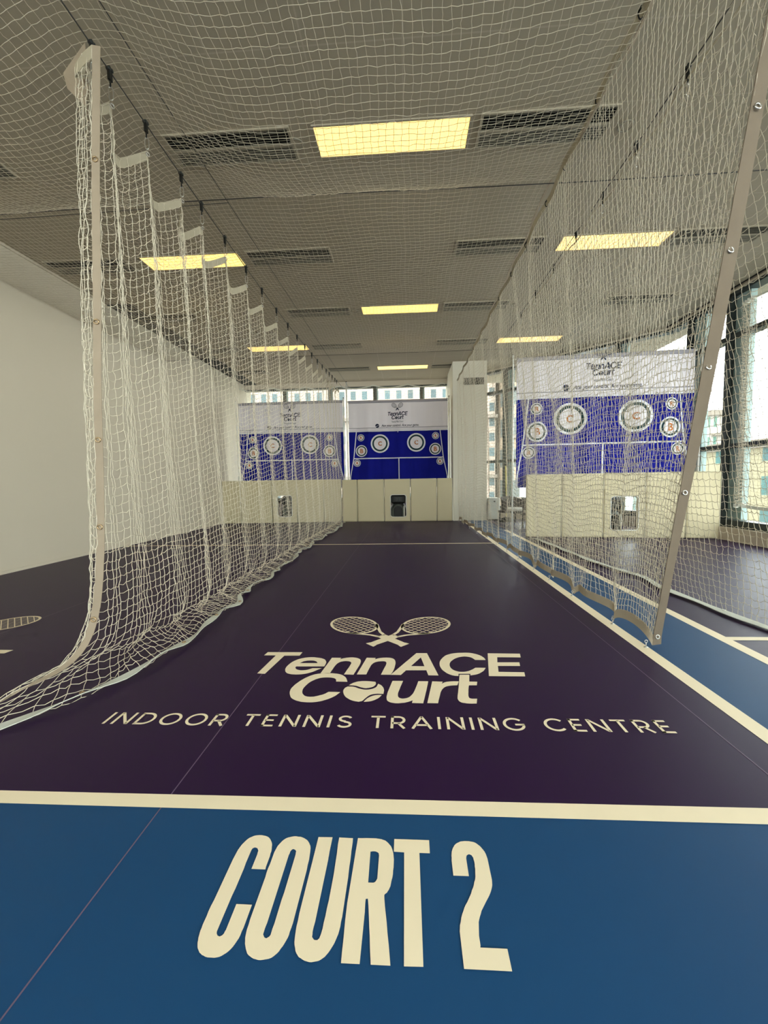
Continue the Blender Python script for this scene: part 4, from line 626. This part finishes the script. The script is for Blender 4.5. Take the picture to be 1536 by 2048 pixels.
# ------------------------------------------------------------------ wires
def wire(name, label, pts, r=.004):
    b = MB(); b.tube(pts, r, 6); return tag(b.build(name, M['cable'], None, smooth=True), label, 'wire rope')
def zc_left(y): return 3.40 - .20 * math.sin(math.pi * min(1, max(0, (y - 1.2) / 9.0)))
ycab = np.linspace(-1.5, 10.75, 40)
wire('wire_rope', 'dark wire rope the left divider net is hooked onto', [(-1.64, y, zc_left(y)) for y in ycab])
wire('wire_rope', 'dark wire rope running above the centre bay beside the left net hooks', [(-1.485, y, 3.42 - .05 * math.sin(math.pi * (y + 1.5) / 12)) for y in ycab], .003)
wire('wire_rope', 'dark wire rope with loose hooks right of the right divider net', [(1.66, y, 3.40 - .03 * math.sin(math.pi * (y + 1.5) / 9)) for y in np.linspace(-1.5, 7.4, 20)])
wire('wire_rope', 'dark wire rope along the top hem of the right divider net', [(1.205, y, 3.405 - .06 * math.sin(math.pi * (y + 1.5) / 12)) for y in ycab], .003)
wire('wire_rope', 'dark wire rope crossing the room under the ceiling net', [(x, 3.66 + .02 * math.sin(x), 3.42) for x in np.linspace(XL, XR, 12)])
wire('wire_rope', 'thin dark second wire rope crossing over the left bay', [(x, 3.69 + .03 * math.sin(x * .8), 3.405 - .02 * math.sin(math.pi * (x - XL) / 3.2)) for x in np.linspace(XL, -1.5, 12)], .0025)
wire('wire_rope', 'dark wire rope crossing the room in front of the last vents', [(x, 8.05, 3.42) for x in np.linspace(XL, 2.2, 8)], .003)

# ------------------------------------------------------------------ nets
def resample(P, step):
    P = np.asarray(P, float); d = np.r_[0, np.cumsum(np.linalg.norm(np.diff(P, axis=0), axis=1))]
    n = max(2, int(round(d[-1] / step))); s = np.linspace(0, d[-1], n + 1)
    return np.stack([np.interp(s, d, P[:, k]) for k in range(3)], 1)
def columns(curves, step):
    """curves: list of fine polylines (one per column) -> (columns, rows, 3) with a shared row count"""
    L = np.mean([np.linalg.norm(np.diff(c, axis=0), axis=1).sum() for c in curves]); n = int(round(L / step))
    out = []
    for c in curves:
        d = np.r_[0, np.cumsum(np.linalg.norm(np.diff(c, axis=0), axis=1))]; s = np.linspace(0, d[-1], n + 1)
        out.append(np.stack([np.interp(s, d, c[:, k]) for k in range(3)], 1))
    return np.array(out)
def grommets(tape, pts, nrm, m=None, r=.011):
    for p in pts:
        p = np.array(p); nn = np.array(nrm, float); nn /= np.linalg.norm(nn); a = np.cross(nn, (0.1, .2, 1.)); a /= np.linalg.norm(a); q = np.cross(nn, a)
        b = MB(); b.tube([p + r * (math.cos(t) * a + math.sin(t) * q) for t in np.linspace(0, 2 * math.pi, 14, endpoint=False)], r * .32, 6, closed=True)
        b.build('grommet', m or M['brass'], tape, smooth=True)

M['hem'] = mat('greyish_hem_tape', (.46, .39, .30), .8, .15, bump=.2, bscale=500, var=.10, vscale=14, trans=.2)
M['concrete'] = mat('outdoor_concrete', (.20, .17, .14), .9, .1)
# --- left divider net, pleated on its hooks
HY = [2.28, 2.41, 2.73, 3.14, 3.44, 3.87, 4.365, 4.83, 5.355, 5.86, 6.34, 6.81, 7.30, 7.75, 8.19, 8.58, 8.92, 9.26, 9.61, 9.86]
HK = .165
top = [(-1.53, 2.13, 3.17), (-1.60, 2.16, 3.17), (-1.69, 2.21, 3.16), (-1.67, 2.26, 3.21)]
for i, y in enumerate(HY):
    zh = zc_left(y) - HK; top.append((-1.64, y, zh))
    if i < len(HY) - 1:
        y2 = HY[i + 1]; A = .16 if i in (1, 2, 3, 4) else .07 if i == 0 else .15 - .006 * i; D = .14 if i else .06
        z2 = zc_left(y2) - HK
        for s in np.linspace(.1, .9, 9):
            k = min(s / .68, (1 - s) / .32); k = k - .12 * math.exp(-((s - .68) / .10) ** 2)
            top.append((-1.64 - A * k, y + (y2 - y) * s, zh + (z2 - zh) * s - D * k))
top.append((-1.63, 10.1, 3.2))
topL = resample(top, .046)
HEMY = [1.40, 1.53, 1.72, 1.83, 1.95, 2.15, 2.40, 2.64, 3.07, 3.27, 3.65, 3.9, 4.65, 5.83, 6.7, 8.49, 10.2]
HEMX = [-1.93, -1.70, -1.58, -1.52, -1.49, -1.44, -1.41, -1.42, -1.46, -1.455, -1.48, -1.50, -1.49, -1.555, -1.57, -1.50, -1.60]
curves = []; footL = []
for i, T in enumerate(topL):
    f = math.exp(-max(0, T[1] - 2.15) / .40); f2 = math.exp(-max(0, T[1] - 2.15) / .22)
    yb = T[1] - .72 * f - .04; xb = np.interp(yb, HEMY, HEMX) + (T[0] + 1.53) * .25 * f2 + .012 * math.sin(T[1] * 21) * (1 - f)
    zb = .008 + .010 * (1 + math.sin(T[1] * 13)) * (1 - f)
    if T[1] > 3.3: xb += .03 * math.sin(T[1] * 6.3)
    pl = (T[0] + 1.64)
    Kx = (-1.585 + pl * .45) * (1 - f2) + (-1.585 + (T[0] + 1.53) * .75) * f2; K = np.array([Kx, T[1] - .20 * f, .34 * f2 + .20 * (1 - f2)])
    K2 = np.array([Kx * .55 + xb * .45 - .10 * (1 - f) - .02, (K[1] + yb) / 2, .055 + .03 * f])
    mid = T * .45 + K * .55; mid[0] = (-1.62 + pl * .75) * (1 - f2) + (-1.55 + (T[0] + 1.53) * .9) * f2
    B = np.array([xb, yb, zb])
    ctl = [T, T * .75 + K * .25 + np.array([0, 0, 0]), mid, K, K2, B]
    # smooth with Catmull-Rom
    c = [2 * ctl[0] - ctl[1]] + ctl + [2 * ctl[-1] - ctl[-2]]; pts = []
    for k in range(1, len(c) - 2):
        for s in np.linspace(0, 1, 10, endpoint=False):
            p0, p1, p2, p3 = c[k - 1:k + 3]; pts.append(.5 * ((2 * p1) + (p2 - p0) * s + (2 * p0 - 5 * p1 + 4 * p2 - p3) * s * s + (3 * p1 - p0 - 3 * p2 + p3) * s ** 3))
    pts.append(B); pts = np.array(pts); pts[:, 2] = np.maximum(pts[:, 2], .006); curves.append(pts); footL.append(B)
PL = columns(curves, .048)
# slack ripples near the floor
rr = np.linspace(0, 1, PL.shape[1])[None, :]; yy = PL[:, :1, 1]
amp = np.clip((rr - .80) / .2, 0, 1) * np.clip((1 - rr) / .03, 0, 1)
PL[..., 0] += amp * .022 * np.sin(yy * 19 + rr * 40); PL[..., 2] += amp * .016 * (1 + np.sin(yy * 27 + rr * 55))
netL = thing('divider_net', 'white divider net hanging in pleats from hooks on the left of the centre bay', 'net', (-1.64, 2.2, 0), 'nets dividing the bays')
netting('netting', PL, .0018, M['twine'], netL, droop=.007, jit=.0028)
b = MB(); A = topL + np.array([0, 0, .006]); b.band(A, A - np.array([0, 0, .062]) + np.array([-.004, 0, 0]), .004); hd = b.build('head_tape', M['cream'], netL)
b = MB(); b.add([(-1.655, 2.25, 3.31), (-1.80, 2.27, 3.19), (-1.79, 2.28, 3.12), (-1.69, 2.27, 3.02), (-1.66, 2.26, 3.1)], [(0, 1, 2, 3, 4)]); b.build('tape_flap', M['webbing'], netL, solid=.004)
grommets(hd, [(-1.637, y, zc_left(y) - HK - .018) for y in HY[:8]], (1, -.4, 0), M['steel'])
e = curves[0]; w = np.array([.034, .010, 0]); zz = e[:, 2:3]; ww = np.where(zz > .12, 1.0, zz / .12) * w + np.where(zz > .12, 0., 1 - zz / .12) * np.array([-.035, .05, 0.004])
b = MB(); b.band(e + [0, 0, .004], e + ww + [0, 0, .004], .004); et = b.build('edge_tape', M['webbing'], netL)
def at_z(c, z): k = int(np.argmin(abs(c[:, 2] - z))); return c[k]
grommets(et, [at_z(e, z) + np.array([.017, -.001, 0]) for z in (2.62, 1.80, 1.28, .78, .36)], (.2, -1, 0))
B = np.array(footL); tg_ = np.gradient(B, axis=0); nrm = np.stack([-tg_[:, 1], tg_[:, 0]], 1); nrm /= np.linalg.norm(nrm, axis=1, keepdims=True); nrm *= -1
wig = .5 + .5 * np.sin(B[:, 1] * 15)
o2 = B + np.c_[nrm * (.050 - .022 * wig)[:, None], .004 + .020 * wig]; b = MB(); b.band(B + [0, 0, .012], o2 + [0, 0, .004], .004); ft = b.build('foot_tape', M['webwhite'], netL)
grommets(ft, [(B[k] + o2[k]) / 2 + [0, 0, .014] for k in range(8, len(B), 11)][:12], (0, 0, 1), M['brass'], .010)

# --- right divider net, pinned to the floor along the white line
ANC = [2.46, 2.86, 3.56, 4.13, 4.62, 5.24, 5.80, 6.40, 7.10, 7.80, 8.60, 9.40, 10.1]
RH = [1.30, 1.9, 2.35, 2.83, 3.37, 3.78, 4.4, 4.99, 5.62, 6.17, 6.9, 7.70, 8.4, 9.1, 9.8, 10.2]
def scal(y, A): 
    k = np.searchsorted(A, y) - 1
    if k < 0 or k >= len(A) - 1: return 0., 0.
    s = (y - A[k]) / (A[k + 1] - A[k]); return s, A[k + 1] - A[k]
ysR = np.arange(1.36, 10.15, .044); curves = []
for y in ysR:
    s, d = scal(y, RH); zt = 3.375 - .045 * math.sin(math.pi * (y + 1.5) / 12) - .030 * math.sin(math.pi * s)
    T = np.array([1.205 + .012 * math.sin(y * 9) - .015 * math.sin(math.pi * s), y, zt])
    yb = y + 1.10 * math.exp(-(y - 1.36) / 1.3); s2, d2 = scal(yb, ANC)
    yb2 = yb - .062 * math.sin(2 * math.pi * s2) * (d2 / .5) if d2 else yb
    zb = .060 + .070 * math.sin(math.pi * s2) ** .7 if d2 else .065
    xb = np.interp(yb, [2.4, 4.0, 6.0, 8.0, 10.2], [1.415, 1.40, 1.37, 1.27, 1.22]) + .012 * math.sin(yb * 11)
    s_ = np.linspace(0, 1, 24)[:, None]; c = T + (np.array([xb, yb, zb]) - T) * s_
    c[:, 1] += (yb2 - yb) * np.clip((s_[:, 0] - .88) / .12, 0, 1) ** 2
    f = math.exp(-(y - 1.36) / .5)
    c[:, 0] += (.030 * math.sin(y * 5.5) + .016 * math.sin(y * 13)) * np.sin(math.pi * s_[:, 0]) * (1 - f) + .035 * np.sin(math.pi * s_[:, 0]) ** 2 * (1 - f) + np.clip((s_[:, 0] - .8) / .2, 0, 1) * .02 * math.sin(yb * 17) * (1 - f)
    curves.append(c)
PR = columns(curves, .049)
netR = thing('divider_net', 'white divider net right of the centre bay, ending in a tall taupe webbing edge', 'net', (1.35, 2.4, 0), 'nets dividing the bays')
netting('netting', PR, .0018, M['twine'], netR, droop=.006, jit=.0020)
T = np.array([c[0] for c in curves]); b = MB(); b.band(T + [-.010, 0, .026], T + [.004, 0, -.012], .004); b.build('head_tape', M['cream'], netR)
Bt = np.array([c[-1] for c in curves]); b = MB(); b.band(Bt + [0, 0, .006], Bt + [-.006, 0, -.052], .004); ft = b.build('foot_tape', M['hem'], netR)
grommets(ft, [Bt[k] + [-.006, 0, -.024] for k in [int(np.argmin(abs(Bt[:, 1] - a))) for a in ANC[1:7]]], (-1, -.5, 0), M['steel'], .009)
e = curves[0]; e = np.vstack([e, e[-1] + [0, 0.005, -.052]]); b = MB(); sw = .010 * np.sin(np.linspace(0, 9, len(e)))[:, None] * np.array([[0, 1, 0]]); b.band(e + [-.004, -.003, 0], e + sw + [.056, .012, 0], .004); et = b.build('edge_tape', M['shaded'], netR)
grommets(et, [at_z(e, z) + np.array([.022, -.003, 0]) for z in (2.375, 1.92, 1.45, .943, .07)], (.1, -1, .2), M['steel'])
b = MB(); b.band(np.array([(1.115, 1.72, 3.30), (1.11, 1.78, 3.20), (1.12, 1.80, 3.12), (1.14, 1.81, 3.06)]), np.array([(1.155, 1.72, 3.31), (1.15, 1.78, 3.21), (1.155, 1.80, 3.13), (1.175, 1.81, 3.07)]), .004); b.build('strap_end', M['webwhite'], netR)

# --- net between the walkway and the right bay
ys3 = np.arange(.7, 7.02, .050); curves = []
for y in ys3:
    zt = 3.36 - .03 * math.sin(math.pi * (y + 1.5) / 9) - .03 * abs(math.sin(y * 5.6))
    xb = np.interp(y, [.7, 2.8, 3.24, 3.85, 4.27, 4.68, 5.3, 6.3, 7.0], [2.42, 2.34, 2.30, 2.29, 2.36, 2.25, 2.20, 2.17, 2.12])
    T = np.array([1.665 + .01 * math.sin(y * 9), y, zt]); Bq = np.array([xb, y + .02 * math.sin(y * 7), .012]); K = np.array([xb - .02, y, .16])
    s_ = np.linspace(0, 1, 16)[:, None]; c = np.vstack([T + (K - T) * s_, Bq]); ss = np.r_[s_[:, 0], 1]
    c[:, 0] += np.sin(math.pi * ss) * (.05 + .03 * math.sin(y * 4.4) + .015 * math.sin(y * 11)); curves.append(c)
P3 = columns(curves, .054)
net3 = thing('divider_net', 'white divider net beyond the blue walkway, its grey hem lying on purple floor', 'net', (2.3, 2.8, 0), 'nets dividing the bays')
netting('netting', P3, .0019, M['twine'], net3, droop=.009, jit=.0030)
Bt = np.array([c[-1] for c in curves]); b = MB(); wv = (.072 + .014 * np.sin(Bt[:, 1] * 9))[:, None]; b.band(Bt + [0, 0, .002], Bt + wv * np.array([[-1, -.1, 0]]) + [0, 0, .006], .004); ft = b.build('foot_tape', M['webwhite'], net3)
grommets(ft, [Bt[k] + [-.022, 0, .010] for k in range(6, len(Bt), 14)], (0, 0, 1), M['steel'], .009)
T = np.array([c[0] for c in curves]); b = MB(); b.band(T + [0, 0, .006], T + [0.002, 0, -.006], .004); b.build('head_tape', M['cream'], net3)

# --- net hanging in front of the right windows, gathered at its far end
curves = []
for u in np.arange(0, 4.6, .05):
    y = 2.4 + u if u < 3.75 else 6.15 + (u - 3.75) * .36
    g = max(0, u - 3.75); x = 4.80 + .02 * math.sin(u * 6) + (.05 * math.sin(u * 31) if g else 0)
    c = np.array([(x + .04 * math.sin(s * 3) * math.sin(u * 3), y, 3.42 + (.58 + .02 * math.sin(u * 5) - 3.42) * s) for s in np.linspace(0, 1, 16)]); curves.append(c)
netW = thing('window_net', 'white net before the right windows, hem above the sill, gathered at its far end', 'net', (4.8, 6.2, .56))
netting('netting', columns(curves, .05), .0017, M['twine'], netW)
Bt = np.array([c[-1] for c in curves]); b = MB(); b.band(Bt, Bt - [0, 0, .045], .004); b.build('foot_tape', M['webwhite'], netW)
T = np.array([c[0] for c in curves]); b = MB(); b.band(T + [0, 0, .03], T, .004); b.build('head_tape', M['webwhite'], netW)

# --- net in front of the back windows
curves = []
for x in np.arange(-4.62, 1.06, .05):
    k = (x + 4.62) / .93; zt = 3.60 - .085 * abs(math.sin(math.pi * k)) ** .8
    curves.append(np.array([(x, 11.45 + .03 * math.sin(x * 7), zt + (.5 - zt) * s) for s in np.linspace(0, 1, 12)]))
netB = thing('window_net', 'white net before the back windows, its scalloped hem showing above the banners', 'net', (-1.8, 11.45, .5))
netting('netting', columns(curves, .05), .0017, M['twine'], netB)
T = np.array([c[0] for c in curves]); b = MB(); b.band(T + [0, 0, .03], T, .004); b.build('head_tape', M['webwhite'], netB)

# --- ceiling net sagging between the cross wires
xsC = np.arange(-4.66, 1.20, .048); yC = np.concatenate([np.arange(.9, 3.66, .044), np.arange(3.66, 8.06, .048)])
X, Y = np.meshgrid(xsC, yC, indexing='ij')
S1 = np.clip((Y - .9) / (3.66 - .9), 0, 1); S2 = np.clip((Y - 3.66) / (8.05 - 3.66), 0, 1)
edge = 1 - np.clip(((X + 1.7) / 3.2), -1, 1) ** 4 * .75
edge = edge * (1 - .8 * np.exp(-((X + 1.64) / .45) ** 2))                # held up where it meets the left wire
Z = 3.43 - .30 * 6.75 * S1 ** 2 * (1 - S1) * edge - .10 * 4 * S2 * (1 - S2) * edge
Z += .006 * np.sin(X * 2.1 + Y * 1.3)
X = X + .012 * np.sin(Y * 6); Y = Y + .012 * np.sin(X * 5)
netC = thing('ceiling_net', 'white net stretched flat under the whole ceiling over the left and centre bays', 'net', (-1.7, 3.6, 3.43))
netting('netting', np.stack([X, Y, Z], 2), .0017, M['twine'], netC, droop=.001, jit=.0022)
E_ = np.stack([X[-1], Y[-1], Z[-1]], 1); b = MB(); b.band(E_ + [0, 0, .0], E_ + [.020, 0, .010], .004); b.build('edge_tape', M['webbing'], netC)

# ------------------------------------------------------------------ hooks, clips and anchors
hook0 = None
def hook(x, y, z, lab, group):
    global hook0
    if hook0 is not None:
        o = copy_tree(hook0); o.location = (x, y, z); o['label'] = lab; o['group'] = group; return o
    hook0 = o = thing('cable_hook', lab, 'hook', (x, y, z), group)
    b = MB(); b.box(x - .008, y - .014, z - .052, x + .008, y + .014, z + .012); b.build('glider', M['black'], o, bevel=.004)
    for s in (-1, 1):
        b = MB(); b.tube([(x - .011, y + s * .009, z + .008), (x + .011, y + s * .009, z + .008)], .010, 12); b.build('roller', M['charcoal'], o, smooth=True)
    b = MB(); b.tube([(x, y, z - .05), (x, y, z - .085)], .0045, 8); b.build('swivel', M['black'], o, smooth=True)
    b = MB(); q = [(x + .011 * math.cos(a), y + .004 * math.cos(a), z - .118 + (.026 if math.sin(a) > 0 else -.026) * abs(math.sin(a)) ** .55 * 1.35) for a in np.linspace(0, 2 * math.pi, 22, endpoint=False)]
    b.tube(q, .0032, 6, closed=True); b.build('carabiner', M['steel'], o, smooth=True)
    return o
for i, y in enumerate(HY): hook(-1.64, y, zc_left(y), 'black hook with steel carabiner on the left wire, %s from the camera' % ORD[i], 'hooks carrying the left net')
for i, y in enumerate([2.10, 2.70, 3.25, 3.77, 4.32, 4.95, 5.6, 6.3]): hook(1.66, y, 3.40 - .03 * math.sin(math.pi * (y + 1.5) / 9), 'black hook with steel carabiner on the right wire, %s from the camera' % ORD[i], 'hooks on the right wire')
clip0 = None
for i, y in enumerate(RH[2:-1]):
    z = 3.405 - .06 * math.sin(math.pi * (y + 1.5) / 12); lab = 'small dark clip on the top hem of the right net, %s from the camera' % ORD[i]
    if clip0 is None:
        clip0 = o = thing('hem_clip', lab, 'clip', (1.205, y, z), 'clips along the right net hem')
        b = MB(); b.tube([(1.205 + .012 * math.cos(a), y + .003, z - .016 + .026 * math.sin(a)) for a in np.linspace(0, 2 * math.pi, 16, endpoint=False)], .0034, 6, closed=True); b.build('ring', M['black'], o, smooth=True)
        b = MB(); b.box(1.199, y - .010, z - .004, 1.211, y + .012, z + .012); b.build('gate', M['charcoal'], o, bevel=.002)
    else:
        o = copy_tree(clip0); o.location = (1.205, y, z); o['label'] = lab
anc0 = None
for i, y in enumerate(ANC):
    x = float(np.interp(y, [2.4, 4.0, 6.0, 8.0, 10.2], [1.385, 1.385, 1.36, 1.265, 1.215])); lab = 'small steel floor anchor pinning the right net hem, %s from the camera' % ORD[i]
    if anc0 is None:
        anc0 = o = thing('floor_anchor', lab, 'anchor', (x, y, 0), 'floor anchors of the right net')
        b = MB(); b.tube([(x, y, .001), (x, y, .006)], [.013, .009], 12); b.build('base_plate', M['steel'], o, smooth=True)
        b = MB(); b.tube([(x, y, .004), (x, y, .030)], .0024, 6); b.build('shank', M['steel'], o, smooth=True)
        b = MB(); b.tube([(x + .008 * math.cos(a), y, .037 + .008 * math.sin(a)) for a in np.linspace(0, 2 * math.pi, 16, endpoint=False)], .0024, 6, closed=True); b.build('eye', M['steel'], o, smooth=True)
    else:
        o = copy_tree(anc0); o.location = (x, y, 0); o['label'] = lab

# ------------------------------------------------------------------ the town outside
def building(name, label, x0, y0, x1, y1, z0, z1, c1, c2, mort, w, h, ms, roof=True):
    o = thing(name, label, 'building', ((x0 + x1) / 2, (y0 + y1) / 2, z0), 'buildings outside the windows')
    c1, c2, mort = [tuple(v * .40 for v in c) for c in (c1, c2, mort)]
    m = brickmat('facade_' + label[:18].replace(' ', '_'), c1, c2, mort, w, h, ms, vec=None)
    nt = m.node_tree; tc = nt.nodes['Texture Coordinate']; sx = nt.nodes.new('ShaderNodeSeparateXYZ'); cx = nt.nodes.new('ShaderNodeCombineXYZ'); ad = nt.nodes.new('ShaderNodeMath'); ad.operation = 'ADD'
    nt.links.new(tc.outputs['Object'], sx.inputs[0]); nt.links.new(sx.outputs[0], ad.inputs[0]); nt.links.new(sx.outputs[1], ad.inputs[1]); nt.links.new(ad.outputs[0], cx.inputs[0]); nt.links.new(sx.outputs[2], cx.inputs[1])
    nt.links.new(cx.outputs[0], [n for n in nt.nodes if n.type == 'TEX_BRICK'][0].inputs['Vector'])
    b = MB(); b.box(x0, y0, z0, x1, y1, z1); b.build('facade', m, o)
    b = MB(); b.box(x0 - .4, y0 - .4, z1, x1 + .4, y1 + .4, z1 + .8); b.build('roof', M['concrete'], o)
    for z in np.arange(z1 - 3.2, max(z0, z1 - 40), -6.4):
        b = MB(); b.box(x0 - .15, y0 - .5, z, x1 + .15, y0, z + .35); b.build('ledge', M['concrete'], o)
G_ = (.16, .22, .23)
building('apartment_building', 'tall cream and pink apartment block filling the back windows', -34, 46, 9.5, 60, -40, 30, G_, (.20, .30, .32), (.86, .68, .55), 1.25, 1.6, .36)
building('apartment_building', 'tall peach apartment block seen beside the pier through the corner window', 10.0, 44, 11.6, 58, -40, 34, (.20, .22, .20), (.28, .30, .28), (.72, .54, .38), 2.6, 3.2, .7)
building('apartment_building', 'low yellow and turquoise apartment block outside the right windows', 33.5, 34, 52, 50, -40, 3.6, (.10, .34, .33), (.12, .26, .26), (.66, .58, .36), 3.0, 3.2, .75)
building('office_building', 'low pale green office block beyond the right bay pads', 34.5, 54, 50, 66, -40, 3.9, (.18, .36, .34), (.24, .42, .40), (.42, .56, .50), 3.0, 3.4, .5)
building('tower', 'distant narrow white and green tower outside the right windows', 48.5, 70, 51.6, 74, -40, 10.6, (.16, .34, .26), (.20, .40, .30), (.70, .64, .56), 2.0, 3.2, .8)
b = MB(); b.box(-150, -150, -40.5, 150, 150, -40); struct(b.build('ground', mat('street_ground', (.14, .145, .135), .9, .1, var=.2, vscale=.1)))

# ------------------------------------------------------------------ sky, sun, camera
w = bpy.data.worlds.new('sky'); SC.world = w; w.use_nodes = True; nt = w.node_tree
bg = nt.nodes['Background']; tc = nt.nodes.new('ShaderNodeTexCoord'); sx = nt.nodes.new('ShaderNodeSeparateXYZ'); rp = nt.nodes.new('ShaderNodeValToRGB')
nt.links.new(tc.outputs['Generated'], sx.inputs[0]); nt.links.new(sx.outputs['Z'], rp.inputs['Fac'])
rp.color_ramp.elements[0].position = 0.0; rp.color_ramp.elements[0].color = (.97, .98, .95, 1)
rp.color_ramp.elements[1].position = .6; rp.color_ramp.elements[1].color = (.86, .92, .95, 1)
nt.links.new(rp.outputs['Color'], bg.inputs['Color']); bg.inputs['Strength'].default_value = SKY
cam = bpy.data.cameras.new('camera'); co = bpy.data.objects.new('camera', cam); C.objects.link(co)
cam.sensor_fit = 'HORIZONTAL'; cam.sensor_width = 36; cam.lens = 830 / 1536 * 36; cam.clip_start = .02; cam.clip_end = 400
yv = Vector((48, 62, -830)).normalized(); dv = Vector((1, .017, 0)); uv = dv.cross(yv).normalized(); uv = -uv if uv.y < 0 else uv; xv = yv.cross(uv)
R3 = Matrix((xv, yv, uv))                                     # world = R3 @ camera axes
co.matrix_world = Matrix.Translation((0, 0, 1.0)) @ R3.to_4x4()
SC.camera = co
SC.view_settings.view_transform = 'Standard'; SC.view_settings.look = 'None'; SC.view_settings.gamma = 1; SC.view_settings.use_curve_mapping = False
SC.view_settings.exposure = EXPO
SC.cycles.max_bounces = 6; SC.cycles.diffuse_bounces = 3; SC.cycles.glossy_bounces = 2; SC.cycles.use_adaptive_sampling = True; SC.cycles.adaptive_threshold = .06; SC.cycles.adaptive_min_samples = 16; SC.cycles.transparent_max_bounces = 12
SC.cycles.use_denoising = True; SC.cycles.sample_clamp_indirect = 6
